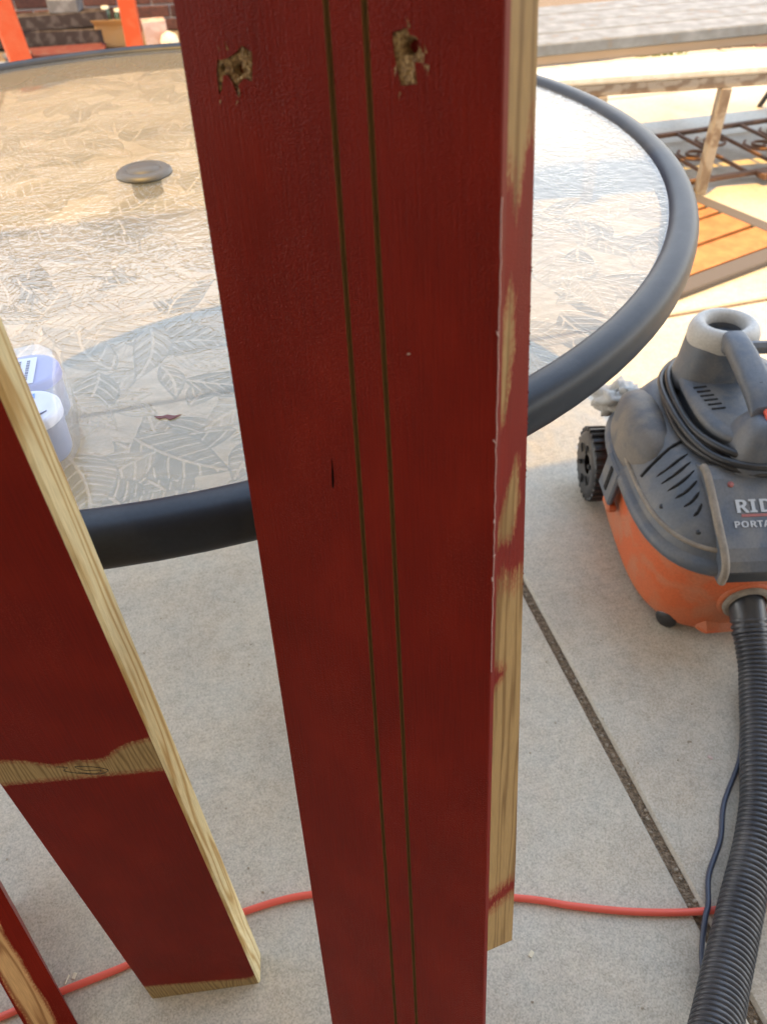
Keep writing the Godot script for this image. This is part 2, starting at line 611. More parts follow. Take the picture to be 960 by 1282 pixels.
func build_clutter() -> void:
	# tall orange trestle, its legs behind the far edge of the table
	var fr := thing("orange_trestle", "orange painted wooden trestle standing in front of the brick wall", "trestle", V(-1.5, 0, 4.6))
	var t1 := Transform3D(Basis.from_euler(Vector3(0, 0.35, 0.06)), Vector3.ZERO)
	obj("leg", box(Vector3(0.10, 0.95, 0.10), 0.004, Transform3D(Basis.from_euler(Vector3(0, 0.5, 0.07)), Vector3(-0.225, 0.475, 0.2))), M.orange_paint, fr)
	obj("leg", box(Vector3(0.088, 0.95, 0.06), 0.004, Transform3D(Basis.from_euler(Vector3(0, 0.1, -0.02)), Vector3(0.257, 0.475, -0.3))), M.orange_paint, fr)
	obj("leg", box(Vector3(0.10, 0.95, 0.10), 0.004, Transform3D(Basis.from_euler(Vector3(0, 0.2, -0.05)), Vector3(-1.2, 0.475, -0.5))), M.orange_paint, fr)
	obj("crossbar", box(Vector3(1.55, 0.1, 0.08), 0.004, Transform3D(Basis.from_euler(Vector3(0, 0.1, 0)), Vector3(-0.5, 0.97, -0.15))), M.orange_paint, fr)
	# stuff stacked against the wall
	tag(obj("dark_plank", box(Vector3(0.62, 0.075, 0.1), 0.004, Transform3D(Basis.from_euler(Vector3(0, 0.06, 0.02)), Vector3.ZERO)), M.dark_plank, self, V(-1.78, 0.135, 5.28)), "dark weathered plank lying on top of a second one by the brick wall", "plank", "dark planks by the brick wall")
	tag(obj("dark_plank", box(Vector3(0.7, 0.08, 0.16), 0.004, Transform3D(Basis.from_euler(Vector3(0, -0.04, 0)), Vector3.ZERO)), M.dark_plank, self, V(-1.85, 0.055, 5.3)), "dark weathered plank at the bottom under another plank by the brick wall", "plank", "dark planks by the brick wall")
	tag(obj("red_board", box(Vector3(0.55, 0.02, 0.12), 0.003, Transform3D(Basis.from_euler(Vector3(0.1, 0.15, 0)), Vector3.ZERO)), M.red_plank, self, V(-1.76, 0.012, 5.12)), "thin dark red board lying on the ground before the dark planks", "board")
	tag(obj("grey_block", box(Vector3(0.17, 0.07, 0.12), 0.006), M.block, self, V(-1.70, 0.208, 5.3)), "grey concrete block resting on the dark planks", "block")
	var cb := thing("cardboard_box", "small yellow brown cardboard box beside the dark planks", "box", V(-1.44, 0, 5.28))
	obj("carton", box(Vector3(0.2, 0.115, 0.14), 0.003), M.card, cb, Vector3(0, 0.0575, 0))
	obj("flap", box(Vector3(0.19, 0.003, 0.08), 0.001, Transform3D(Basis.from_euler(Vector3(-0.5, 0, 0)), Vector3(0, 0.13, 0.1))), M.card, cb)
	for k in 2:
		var j := thing("glass_jar", ["taller green glass jar standing on the cardboard box", "short green glass jar standing on the cardboard box"][k], "jar", V(-1.48 + k * 0.07, 0.1165, 5.3), "green jars on the cardboard box")
		obj("glass", lathe([Vector2(0, 0), Vector2(0.026, 0), Vector2(0.028, 0.006), Vector2(0.028, 0.05 - k * 0.015), Vector2(0.02, 0.065 - k * 0.015)], 18), M.bottle, j)
		obj("lid", lathe([Vector2(0.021, 0.062 - k * 0.015), Vector2(0.021, 0.075 - k * 0.015), Vector2(0, 0.075 - k * 0.015)], 18), M.cream, j)
	tag(obj("pink_carton", box(Vector3(0.13, 0.125, 0.1), 0.004, Transform3D(Basis.from_euler(Vector3(0, 0.3, 0)), Vector3.ZERO)), M.pink, self, V(-1.21, 0.064, 5.25)), "faded pink carton to the side of the orange trestle leg", "carton")
	tag(obj("cream_bag", lathe([Vector2(0, 0), Vector2(0.045, 0.004), Vector2(0.055, 0.03), Vector2(0.04, 0.06), Vector2(0.012, 0.075), Vector2(0, 0.08)], 14), M.cream, self, V(-1.12, 0.001, 5.18)), "small cream coloured bag on the ground beside the pink carton", "bag")
	var pan := obj("grey_dish", lathe([Vector2(0, 0.004), Vector2(0.05, 0.004), Vector2(0.075, 0.028), Vector2(0.08, 0.03), Vector2(0.055, 0.0), Vector2(0, 0.0)], 24), M.block, self, V(-1.95, 0.0, 5.02))
	tag(pan, "shallow grey dish on the ground in front of the red board", "dish")
	# far right: glimpsed under the white table
	var pl := thing("timber_planter", "orange brown timber planter box seen under the weathered white table", "planter", V(1.0, 0, 4.5))
	for k in 4:
		obj("board", box(Vector3(0.5, 0.03, 0.024), 0.003, Transform3D(Basis(), Vector3(0, 0.016 + k * 0.032, [0.0, 0.001, -0.001, 0.0][k]))), M.terracotta, pl)
	obj("side_board", box(Vector3(0.024, 0.126, 0.4), 0.003), M.terracotta, pl, Vector3(-0.238, 0.063, -0.213))
	obj("side_board", box(Vector3(0.024, 0.126, 0.4), 0.003), M.terracotta, pl, Vector3(0.238, 0.063, -0.213))
	obj("soil", box(Vector3(0.45, 0.1, 0.38), 0.002), M.soil, pl, Vector3(0, 0.052, -0.21))
	var rng := RandomNumberGenerator.new()
	rng.seed = 77
	var st := begin()
	st.set_smooth_group(-1)
	for k in 160:
		var b := Vector3(rng.randf_range(-0.13, 0.13), 0, rng.randf_range(-0.08, 0.08))
		var d := Vector3(rng.randf_range(-0.05, 0.05), rng.randf_range(0.06, 0.13), rng.randf_range(-0.05, 0.05))
		var s := Vector3(rng.randf_range(-1, 1), 0, rng.randf_range(-1, 1)).normalized() * 0.004
		tri(st, b - s, b + s, b + d)
	tag(obj("grass_clump", done(st), M.blade, self, V(1.53, 0.0, 4.62)), "clump of green grass beside the timber planter", "grass clump")
	var brk := thing("paver_stack", "low row of reddish mauve pavers beyond the white bench", "pavers", V(1.95, 0, 4.8))
	for k in 8:
		obj("paver", box(Vector3(0.11, 0.075, 0.22), 0.006), M["brick2"] if k == 3 else M.mauve, brk, Vector3(-0.42 + k * 0.118, 0.0385, rng.randf_range(-0.01, 0.01)))

func build_bench() -> void:
	# narrow white bench with square tan legs
	var b := thing("white_bench", "narrow white topped bench with tan metal legs behind the round table", "bench", V(0.9, 0, 2.80))
	b.rotation.y = 0.095
	obj("seat", box(Vector3(1.6, 0.028, 0.178), 0.008), M.white_paint, b, Vector3(0.1, 0.392, 0))
	for z in [-0.07, 0.068]:
		obj("rail", box(Vector3(1.5, 0.035, 0.03), 0.003), M.steel, b, Vector3(0.1, 0.3605, z))
	for x in [-0.55, -0.165, 0.245, 0.8]:
		obj("leg", box(Vector3(0.036, 0.343, 0.036), 0.004), M.steel, b, Vector3(x, 0.1715, 0.068 if x > -0.5 else 0.06))
	for x in [-0.56, 0.81]:
		obj("leg", box(Vector3(0.042, 0.343, 0.036), 0.004), M.steel, b, Vector3(x, 0.1715, -0.07))
	# broad weathered white table behind it, planks with open joints
	var t := thing("weathered_table", "broad low table with weathered white plank top behind the white bench", "table", V(1.25, 0, 3.22))
	t.rotation.y = 0.215
	for k in 4:
		obj("plank", box(Vector3(2.0, 0.035, 0.124), 0.004, Transform3D(Basis.from_euler(Vector3(0, 0, [0.0, 0.001, -0.001, 0.001][k])), Vector3(0.1, 0.455, -0.19 + k * 0.129))), M.worn_white, t)
	obj("apron", box(Vector3(1.96, 0.03, 0.025), 0.003), M.worn_edge, t, Vector3(0.1, 0.421, 0.232))
	obj("apron", box(Vector3(1.96, 0.03, 0.025), 0.003), M.worn_edge, t, Vector3(0.1, 0.421, -0.22))
	for p in [[-0.78, 0.18, 0.12], [-0.78, -0.18, -0.12], [0.98, 0.18, 0.12], [0.60, -0.16, -0.2]]:
		obj("leg", tube([Vector3(p[0], 0.436, p[1]), Vector3(p[0] - 0.05, 0.0, p[1] + p[2])], 0.011, 8), M.black, t)
	# rusty scrolled iron panel lying under the bench
	var s := thing("iron_panel", "rusty scrolled wrought iron panel lying on the concrete under the bench", "iron panel", V(1.42, 0.0, 3.08))
	s.rotation.y = 0.28
	for z in [-0.26, 0.2]:
		obj("bar", box(Vector3(0.95, 0.016, 0.022), 0.003), M.rust, s, Vector3(0.02, 0.03, z))
	obj("flat_bar", box(Vector3(0.62, 0.02, 0.05), 0.003), M.rust, s, Vector3(0.2, 0.03, 0.235))
	for k in 7:
		obj("cross_bar", box(Vector3(0.012, 0.012, 0.46), 0.002), M.rust, s, Vector3(-0.42 + k * 0.145, 0.03, -0.03))
	for k in 6:
		var pts := []
		for i in 26:
			var a := i * 0.42
			var r := 0.012 + 0.0042 * i * 0.5
			pts.append(Vector3(-0.35 + k * 0.145 + cos(a) * r, 0.034, -0.12 + 0.1 * (k % 2) + sin(a) * r))
		obj("scroll", tube(pts, 0.006, 6), M.rust, s)
	# slatted mat built for a patch of orange tinted sunlight, frame for shadow bands
	var m := thing("orange_light_mat", "triangular orange slatted mat standing in for orange tinted sunlight and its shadow bands behind the vacuum", "mat", V(0.82, 0, 2.34))
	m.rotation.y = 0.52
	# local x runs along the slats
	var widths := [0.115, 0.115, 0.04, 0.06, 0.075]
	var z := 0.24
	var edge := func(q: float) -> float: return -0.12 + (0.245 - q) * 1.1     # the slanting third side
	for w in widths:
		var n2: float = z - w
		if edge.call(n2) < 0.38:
			obj("slat", prism([Vector2(edge.call(z), -z), Vector2(0.388, -z), Vector2(0.388, -n2), Vector2(edge.call(n2), -n2)], Vector3(0, 0.006, 0), Vector3.RIGHT, Vector3.FORWARD, Vector3.UP * 0.014), M.orange_light, m)
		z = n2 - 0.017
	obj("shadow_bar", box(Vector3(0.62, 0.02, 0.062), 0.004), M.shadow_band, m, Vector3(0.14, 0.0105, 0.275))
	obj("shadow_bar", box(Vector3(0.058, 0.02, 0.478), 0.004), M.shadow_band, m, Vector3(0.42, 0.0105, 0.0025))
	var fb := obj("shadow_bar", box(Vector3(0.745, 0.018, 0.04), 0.004), M.shadow_band, m, Vector3(0.118, 0.0105, 0.006))
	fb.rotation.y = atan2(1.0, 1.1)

# ---------------------------------------------------------------- round glass table
func leaf_pictures(n: int) -> Array:
	var hb := PackedFloat32Array()
	hb.resize(n * n)
	var fr := PackedFloat32Array()
	fr.resize(n * n)
	hb.fill(0.5)
	fr.fill(0.0)
	var rng := RandomNumberGenerator.new()
	rng.seed = 21
	var px := 1.48 / n
	for l in 1500:
		var c := Vector2(rng.randf() * n, rng.randf() * n)
		if c.distance_to(Vector2(n, n) * 0.5) > n * 0.52:
			continue
		var a := rng.randf() * TAU
		var ln := rng.randf_range(0.06, 0.115) / px
		var wd := ln * rng.randf_range(0.17, 0.30)
		var ax := Vector2(cos(a), sin(a))
		var ay := Vector2(-ax.y, ax.x)
		var tone := rng.randf()
		tone = 0.18 + 0.82 * tone * sqrt(tone)
		var veins := rng.randf_range(2.6, 4.2)
		var bend := rng.randf_range(-0.30, 0.30)
		var dotted := rng.randf() < 0.4
		var half := ln * 0.5
		var rad := half * 1.05
		for y in range(maxi(int(c.y - rad), 0), mini(int(c.y + rad), n)):
			for x in range(maxi(int(c.x - rad), 0), mini(int(c.x + rad), n)):
				var dx := x - c.x
				var dy := y - c.y
				var t := (dx * ax.x + dy * ax.y) / half
				if t < -1.0 or t > 1.0:
					continue
				var s := (dx * ay.x + dy * ay.y) / wd - bend * (1.0 - t * t) * 2.0
				var prof := (1.0 - t * t) * (1.0 - 0.4 * t)
				var d := absf(s)
				if d > prof:
					if t < -0.82 and d * wd < 1.4:
						fr[y * n + x] = 0.1
						hb[y * n + x] = 0.8
					continue
				var k := y * n + x
				var ph := (t - d * 0.34 - d * d * 0.16 + (0.5 / veins if s > 0.0 else 0.0)) * veins
				var fz := absf(ph - roundf(ph)) / veins * half
				var f := tone * (0.86 + 0.2 * (prof - d))
				var h := 0.5
				if dotted and (int(dx) + int(dy) * 3) % 4 == 0:
					f *= 0.8
				if (prof - d) * wd < 1.6:
					f = minf(tone + 0.4, 1.15)
					h = 0.3
				elif d * wd < 1.5 or fz < 1.25:
					f = -0.08
					h = 0.8
				fr[k] = f
				hb[k] = h
	var img := PackedByteArray()
	img.resize(n * n * 4)
	var hi := PackedByteArray()
	hi.resize(n * n)
	var ns := noise(0.045, 61, 3)
	var nf := noise(0.006, 63, 3)
	for y in n:
		for x in n:
			var k := y * n + x
			var nn := ns.get_noise_2d(x, y)
			var q := clampf(fr[k] + 0.12 * nn + 0.06 * nf.get_noise_2d(x, y), -0.25, 1.15)
			var f := clampf(0.64 + 0.22 * q, 0.05, 0.92)
			var cc := Color(0.50, 0.45, 0.27).lerp(Color(0.385, 0.365, 0.225), q)
			img[k * 4] = clampi(int(cc.r * 255), 0, 255)
			img[k * 4 + 1] = clampi(int(cc.g * 255), 0, 255)
			img[k * 4 + 2] = clampi(int(cc.b * 255), 0, 255)
			img[k * 4 + 3] = int(f * 255)
			hi[k] = clampi(int((hb[k] * 0.6 + 0.2 + nn * 0.35) * 255.0), 0, 255)
	var bump := Image.create_from_data(n, n, false, Image.FORMAT_L8, hi)
	bump.convert(Image.FORMAT_RGBA8)
	bump.bump_map_to_normal_map(1.6)
	return [ImageTexture.create_from_image(Image.create_from_data(n, n, false, Image.FORMAT_RGBA8, img)), ImageTexture.create_from_image(bump)]

func disc(r: float, seg := 96) -> ArrayMesh:
	var st := begin()
	st.set_smooth_group(0)
	for i in seg:
		var a := TAU * i / seg
		var b := TAU * (i + 1) / seg
		var A := Vector2(cos(a), sin(a))
		var B := Vector2(cos(b), sin(b))
		var h := Vector2(0.5, 0.5)
		tri(st, Vector3.ZERO, Vector3(A.x, 0, A.y) * r, Vector3(B.x, 0, B.y) * r, h, h + A * 0.5, h + B * 0.5)
	st.generate_normals()
	st.generate_tangents()
	return st.commit()

func build_table() -> void:
	var t := thing("round_table", "round patio table with leaf embossed glass top and dark metal rim", "table", V(-0.332, 0, 1.196))
	var pics := leaf_pictures(1536)
	var pane := mat(Color(0.93, 0.96, 0.95, 0.06), 0.10)
	pane.transparency = BaseMaterial3D.TRANSPARENCY_ALPHA
	pane.normal_enabled = true
	pane.normal_texture = pics[1]
	pane.normal_scale = 0.5
	var frost := mat(Color.WHITE, 0.7)
	frost.transparency = BaseMaterial3D.TRANSPARENCY_ALPHA
	frost.albedo_texture = pics[0]
	frost.backlight_enabled = true
	frost.backlight = Color(1, 1, 0.97)
	var top := obj("glass_top", disc(0.745), pane, t, Vector3(0, 0.684, 0))
	obj("leaf_embossing", disc(0.744), frost, top, Vector3(0, -0.005, 0))
	# rolled rim
	var prof := []
	for k in 21:
		var a := PI * 0.98 - k * (PI * 1.6) / 20.0
		var e := Vector2(cos(a), sin(a))
		prof.append(Vector2(0.759 + signf(e.x) * pow(absf(e.x), 0.75) * 0.021, 0.668 + signf(e.y) * pow(absf(e.y), 0.75) * 0.024))
	prof.append(Vector2(0.738, 0.66))
	prof.append(prof[0])
	obj("rim", lathe(prof, 128), M.rim, t)
	# cap over the umbrella hole
	var cap := obj("hole_cover", lathe([Vector2(0.0, 0.0085), Vector2(0.022, 0.0085), Vector2(0.0235, 0.0065), Vector2(0.026, 0.0065), Vector2(0.028, 0.0085), Vector2(0.036, 0.0065), Vector2(0.0405, 0.003), Vector2(0.041, 0.0), Vector2(0.0, 0.0)], 40), M.hub, t, Vector3(0, 0.6843, 0))
	cap.rotation.y = 0.2
	obj("hole_sleeve", lathe([Vector2(0.022, 0.655), Vector2(0.022, 0.677)], 24), M.hub, t)
	for k in 3:
		var a := -1.013 + k * TAU / 3.0
		var d := Vector3(cos(a), 0, -sin(a))
		obj("leg", tube([d * 0.71 + Vector3.UP * 0.648, d * 0.69 + Vector3.UP * 0.3, d * 0.66 + Vector3.UP * 0.015], 0.014, 10), M.leg, t)
		obj("foot", lathe([Vector2(0, 0), Vector2(0.019, 0), Vector2(0.019, 0.02), Vector2(0, 0.022)], 14), M.black, t, d * 0.6595)
	# splash of red paint dried on the glass
	var sp := obj("paint_splash", prism([Vector2(-0.011, 0.002), Vector2(-0.006, -0.002), Vector2(0.0, -0.001), Vector2(0.004, -0.004), Vector2(0.009, -0.001), Vector2(0.013, 0.003), Vector2(0.006, 0.002), Vector2(0.001, 0.004), Vector2(-0.004, 0.002)], Vector3.ZERO, Vector3.RIGHT, Vector3.FORWARD, Vector3.UP * 0.0006), mat(lin(0.12, 0.02, 0.015), 0.5), t, Vector3(0.140, 0.6846, 0.615))
	sp.set_meta("label", "dried dark red paint splash on the glass")
	build_jars()

func build_jars() -> void:
	var clear := mat(Color(0.75, 0.80, 0.98, 0.22), 0.2)
	clear.transparency = BaseMaterial3D.TRANSPARENCY_ALPHA
	var milky := mat(lin(0.40, 0.45, 0.62), 0.45)
	milky.transparency = BaseMaterial3D.TRANSPARENCY_ALPHA
	milky.albedo_color.a = 0.55
	var violet := mat(lin(0.24, 0.26, 0.52), 0.5)
	var label_white := mat(lin(0.55, 0.58, 0.70), 0.6)
	var ink := mat(lin(0.05, 0.06, 0.13), 0.7)
	var blue := mat(lin(0.02, 0.18, 0.62), 0.5)
	var body := [Vector2(0, 0.0005), Vector2(0.022, 0.0005), Vector2(0.024, 0.004), Vector2(0.0255, 0.036), Vector2(0.0255, 0.040)]
	var j := thing("plastic_tub", "clear plastic tub with white round lid bearing a blue mark", "tub", V(-0.288, 0.6845, 0.536), "plastic tubs in the clear bag")
	obj("cup", lathe(body, 32), milky, j)
	obj("lid", lathe([Vector2(0.0268, 0.038), Vector2(0.0268, 0.045), Vector2(0.025, 0.047), Vector2(0.021, 0.046), Vector2(0, 0.046)], 36), label_white, j)
	obj("blue_mark", prism([Vector2(-0.012, 0.006), Vector2(0.0, 0.012), Vector2(0.002, 0.005), Vector2(-0.004, 0.0)], Vector3(0, 0.0462, -0.01), Vector3.RIGHT, Vector3.FORWARD, Vector3.UP * 0.0004), blue, j)
	obj("ink_mark", prism([Vector2(0.006, -0.012), Vector2(0.015, -0.003), Vector2(0.0155, -0.004), Vector2(0.0075, -0.0145)], Vector3(0.002, 0.0462, 0.0), Vector3.RIGHT, Vector3.FORWARD, Vector3.UP * 0.0004), ink, j)
	var k := thing("plastic_tub", "violet lidded plastic tub with a white paper label on top", "tub", V(-0.305, 0.6845, 0.594), "plastic tubs in the clear bag")
	obj("cup", lathe(body, 32), milky, k)
	obj("lid", lathe([Vector2(0.0268, 0.038), Vector2(0.0268, 0.045), Vector2(0.025, 0.047), Vector2(0.021, 0.046), Vector2(0, 0.046)], 36), violet, k)
	var lb := obj("paper_label", box(Vector3(0.027, 0.0006, 0.042), 0.0), label_white, k, Vector3(-0.006, 0.0478, 0.004))
	lb.rotation.y = 0.2
	var rng := RandomNumberGenerator.new()
	rng.seed = 9
	var st := begin()
	for c in 3:
		var z := -0.016
		while z < 0.014:
			var w := rng.randf_range(0.0015, 0.004)
			add_box(st, Vector3(0.0028, 0.0003, w), 0.0, Transform3D(Basis(), Vector3(-0.008 + c * 0.0075, 0.0005, z + w * 0.5)))
			z += w + 0.0012
	obj("print", done(st), ink, lb)
	# thin clear bag round both
	var rings := []
	for r in [[0.0, 0.9], [0.004, 1.0], [0.03, 0.97], [0.052, 0.9], [0.056, 0.82]]:
		var ring := []
		for i in 40:
			var a := TAU * i / 40.0
			var e := Vector2(cos(a), sin(a))
			var w := 1.0 + 0.03 * sin(a * 7.0 + r[0] * 90.0)
			ring.append(Vector3(signf(e.x) * pow(absf(e.x), 0.5) * 0.0335 * r[1] * w, r[0], signf(e.y) * pow(absf(e.y), 0.5) * 0.066 * r[1] * w))
		rings.append(ring)
	var bs := begin()
	add_skin(bs, rings)
	var film := mat(Color(0.95, 0.97, 1.0, 0.04), 0.12)
	film.transparency = BaseMaterial3D.TRANSPARENCY_ALPHA
	var bag := obj("clear_bag", done(bs), film, self, V(-0.300, 0.6846, 0.565))
	bag.rotation.y = 0.28
	tag(bag, "clear plastic bag round the two tubs on the glass table", "bag")

# ---------------------------------------------------------------- painted boards
func frame_of(P: Vector3, u: Vector3, n: Vector3, a: Vector3) -> Array:
	return [Vector3(P.x, 1.1 - P.y, -P.z), Vector3(u.x, -u.y, -u.z), Vector3(n.x, -n.y, -n.z), Vector3(a.x, -a.y, -a.z)]

func build_boards() -> void:
	var red := lin(0.140, 0.0082, 0.0030)
	main_board(red)
	left_board(red)
	corner_board(red)

func panel(st: SurfaceTool, F: Array, poly: Array, w: float, v0: float, v1: float, depth := 0.0) -> void:
	var idx := Geometry2D.triangulate_polygon(PackedVector2Array(poly))
	st.set_smooth_group(-1)
	for k in range(0, idx.size(), 3):
		var p := []
		var q := []
		for j in 3:
			var c: Vector2 = poly[idx[k + j]]
			p.append(F[0] + F[1] * c.x + F[3] * c.y + F[2] * depth)
			q.append(Vector2(c.x / w, (c.y - v0) / (v1 - v0)))
		tri(st, p[0], p[1], p[2], q[0], q[1], q[2])

func walls(st: SurfaceTool, F: Array, poly: Array, d0: float, d1: float, closed := true) -> void:
	st.set_smooth_group(-1)
	for i in (poly.size() if closed else poly.size() - 1):
		var a: Vector2 = poly[i]
		var b: Vector2 = poly[(i + 1) % poly.size()]
		var A: Vector3 = F[0] + F[1] * a.x + F[3] * a.y
		var B: Vector3 = F[0] + F[1] * b.x + F[3] * b.y
		quad(st, A + F[2] * d0, B + F[2] * d0, B + F[2] * d1, A + F[2] * d1)

func circle(c: Vector2, r: float, n := 12, wob := 0.0) -> Array:
	var out := []
	for i in n:
		var a := TAU * i / n
		out.append(c + Vector2(cos(a), sin(a)) * r * (1.0 + wob * sin(a * 3.0 + c.x * 900.0)))
	return out

func millis(a: Array) -> Array:
	var out := []
	for p in a:
		out.append(Vector2(p[0], p[1]) * 0.001)
	return out

func main_board(red: Color) -> void:
	var F := frame_of(Vector3(-0.0976, 0.1101, 0.4688), Vector3(0.8745, -0.1244, -0.4689), Vector3(0.4847, 0.1883, 0.8541), Vector3(0.0179, 0.9742, -0.225))
	var w := 0.18
	var v0 := -0.16
	var v1 := 1.015
	var o := thing("grooved_post", "dark red painted post with two vertical grooves leaning in the middle before the glass table", "post", F[0] + F[3] * v1)
	var off: Vector3 = o.position
	F[0] -= off
	var gw := 0.0034
	var ga := func(v: float) -> float: return 0.0901 + (v + 0.023) * (-0.0048) if v < 0.2283 else 0.0889 + (v - 0.2283) * (-0.0082)
	var gb := func(v: float) -> float: return 0.1106 + (v + 0.0215) * 0.0029 if v < 0.224 else 0.1113 + (v - 0.224) * (-0.0051)
	var bare := func(u: float, v: float) -> float:
		# paint worn through on the left arris, low down
		if u < 0.004 and v > 0.29 and v < 0.50:
			return 0.0016 - u - absf(v - 0.395) * 0.009
		return -1.0
	var pics := board_pictures(w, v0, v1, 400, 2048, 201, red, lin(0.36, 0.20, 0.075), lin(0.2, 0.10, 0.035), 420.0, bare)
	var fm := face_mat(pics, 0.42, 0.085)
	# front skin in three panels with the grooves cut between them and the torn screw holes left open
	var c1 := millis([[24.1, -3.2], [26.8, -3.1], [31.8, -4.0], [36.9, -5.9], [40.5, -8.7], [44.6, -8.1], [46.4, -5.5], [46.1, -0.4], [44.3, 7.3], [42.6, 6.9], [40.1, 5.6], [37.2, 7.0], [35.3, 8.9], [36.1, 13.5], [34.3, 14.2], [32.2, 8.0], [29.7, 4.1], [26.6, 3.6], [24.1, 10.8], [22.1, 12.7], [22.6, 1.6]])
	var c2 := millis([[125.9, -9.5], [129.4, -10.3], [133.2, -11.0], [134.8, -8.0], [138.1, -7.2], [140.9, -2.8], [143.3, 1.8], [142.0, 2.1], [140.6, 0.1], [140.3, 2.7], [136.9, 2.9], [137.7, 11.6], [132.7, 12.2], [129.3, 11.7], [127.1, 1.5], [125.9, -3.9]])
	var slit := millis([[71.4, 216.0], [72.2, 221.0], [71.9, 230.0], [70.9, 238.5], [69.6, 238.0], [69.9, 230.0], [70.6, 223.0]])
	var vs := []
	for k in 25:
		vs.append(v0 + (v1 - v0) * k / 24.0)
	var st := begin()
	var band := func(la: Callable, lb: Callable, holes: Array) -> void:
		# holes: [va, vb, polygon]; the strip is cut into pieces above, at and below each hole
		var cuts := [v0]
		for h in holes:
			cuts.append(h[0]); cuts.append(h[1])
		cuts.append(v1)
		for k in cuts.size() - 1:
			var a: float = cuts[k]
			var b: float = cuts[k + 1]
			var poly := []
			var vv := [a]
			for v in vs:
				if v > a + 1e-4 and v < b - 1e-4:
					vv.append(v)
			vv.append(b)
			for v in vv:
				poly.append(Vector2(la.call(v), v))
			vv.reverse()
			for v in vv:
				poly.append(Vector2(lb.call(v), v))
			if k % 2 == 1:
				poly = poly_with_hole(poly, holes[(k - 1) / 2][2])
			panel(st, F, poly, w, v0, v1)
	var left := func(_v: float) -> float: return 0.0012
	var right := func(_v: float) -> float: return w - 0.0006
	var ga2 := func(v: float) -> float: return ga.call(v) + gw
	var gb2 := func(v: float) -> float: return gb.call(v) + gw
	band.call(left, ga, [[-0.02, 0.025, c1], [0.205, 0.25, slit]])
	band.call(ga2, gb, [])
	band.call(gb2, right, [[-0.02, 0.025, c2]])
	# narrow rounded left arris
	for k in vs.size() - 1:
		var a: Vector3 = F[0] + F[3] * vs[k]
		var b: Vector3 = F[0] + F[3] * vs[k + 1]
		var ta := Vector2(0.003, (vs[k] - v0) / (v1 - v0))
		var tb := Vector2(0.003, (vs[k + 1] - v0) / (v1 - v0))
		quad(st, a + F[2] * 0.002, b + F[2] * 0.002, b + F[1] * 0.0012, a + F[1] * 0.0012, ta, tb, tb, ta)
	obj("front_face", done(st), fm, o)
	var wood := mat(lin(0.22, 0.13, 0.042), 0.85)
	var pale := grained(noise_tex(noise(0.05, 211, 4), 128, [[0.2, lin(0.10, 0.045, 0.018)], [0.45, lin(0.27, 0.165, 0.066)], [0.75, lin(0.45, 0.31, 0.14)]]), 60.0, null, 1.0, noise_tex(noise(0.06, 213, 4), 128), 0.12, 0.85)
	# groove floors and cheeks
	for g in [ga, gb]:
		var gs := begin()
		for k in vs.size() - 1:
			var a := Vector2(g.call(vs[k]), vs[k])
			var b := Vector2(g.call(vs[k + 1]), vs[k + 1])
			var e := Vector2(gw, 0)
			walls(gs, F, [a, b], 0.0, 0.004, false)
			walls(gs, F, [b + e, a + e], 0.0, 0.004, false)
			panel(gs, F, [a, b, b + e, a + e], w, v0, v1, 0.004)
		obj("groove", done(gs), wood, o)
	# torn screw holes: pale floor, ragged cheeks and a drilled hole
	var holes1 := [circle(Vector2(0.0350, 0.0014), 0.0030, 12, 0.25), circle(Vector2(0.0255, -0.0002), 0.0018, 10, 0.2)]
	var holes2 := [circle(Vector2(0.1344, -0.0038), 0.0036, 14, 0.08)]
	for e in [[c1, holes1], [c2, holes2]]:
		var hs := begin()
		walls(hs, F, e[0], 0.0, 0.0003)
		var rng0 := RandomNumberGenerator.new()
		rng0.seed = 17 + int(e[0][0].x * 1000)
		var gn := noise(1.0, 71, 3)
		var ps2 := PackedVector2Array(e[0])
		var lo := Vector2(9, 9)
		var hi := Vector2(-9, -9)
		for q in e[0]:
			lo = lo.min(q)
			hi = hi.max(q)
		var gy := lo.y
		while gy < hi.y:
			var gx := lo.x
			while gx < hi.x:
				var q := Vector2(gx, gy) + Vector2(rng0.randf_range(-0.0002, 0.0002), rng0.randf_range(-0.0002, 0.0002))
				if in_poly(e[0], q.x, q.y) > 0.0004:
					ps2.append(q)
				gx += 0.0008
			gy += 0.0008
		var dl := Geometry2D.triangulate_delaunay(ps2)
		hs.set_smooth_group(-1)
		for k in range(0, dl.size(), 3):
			var m3 := (ps2[dl[k]] + ps2[dl[k + 1]] + ps2[dl[k + 2]]) / 3.0
			if in_poly(e[0], m3.x, m3.y) <= 0.0:
				continue
			var t3 := []
			for j in 3:
				var q: Vector2 = ps2[dl[k + j]]
				var dep := 0.0011 + 0.0011 * gn.get_noise_2d(q.x * 900.0, q.y * 160.0) + 0.0006 * gn.get_noise_2d(q.x * 2500.0 + 9.0, q.y * 900.0)
				for h in e[1]:
					var mid := Vector2.ZERO
					for z in h:
						mid += z / h.size()
					var rr: float = (h[0] - mid).length() * (1.0 + 0.3 * gn.get_noise_2d(q.x * 1500.0, q.y * 1500.0))
					var dd := q.distance_to(mid) / rr
					if dd < 1.0:
						dep += 0.014 * (1.0 - dd * dd)
					elif dd < 1.8:
						dep += 0.0016 * (1.8 - dd)
				t3.append(F[0] + F[1] * q.x + F[3] * q.y + F[2] * clampf(dep, 0.0002, 0.02))
			tri(hs, t3[0], t3[1], t3[2])
		var hole := obj("screw_hole", done(hs), pale, o)
		# lifted splinters, painted on top
		var rng := RandomNumberGenerator.new()
		rng.seed = 300 + int(e[0][0].x * 1000)
		var ss := begin()
		ss.set_smooth_group(-1)
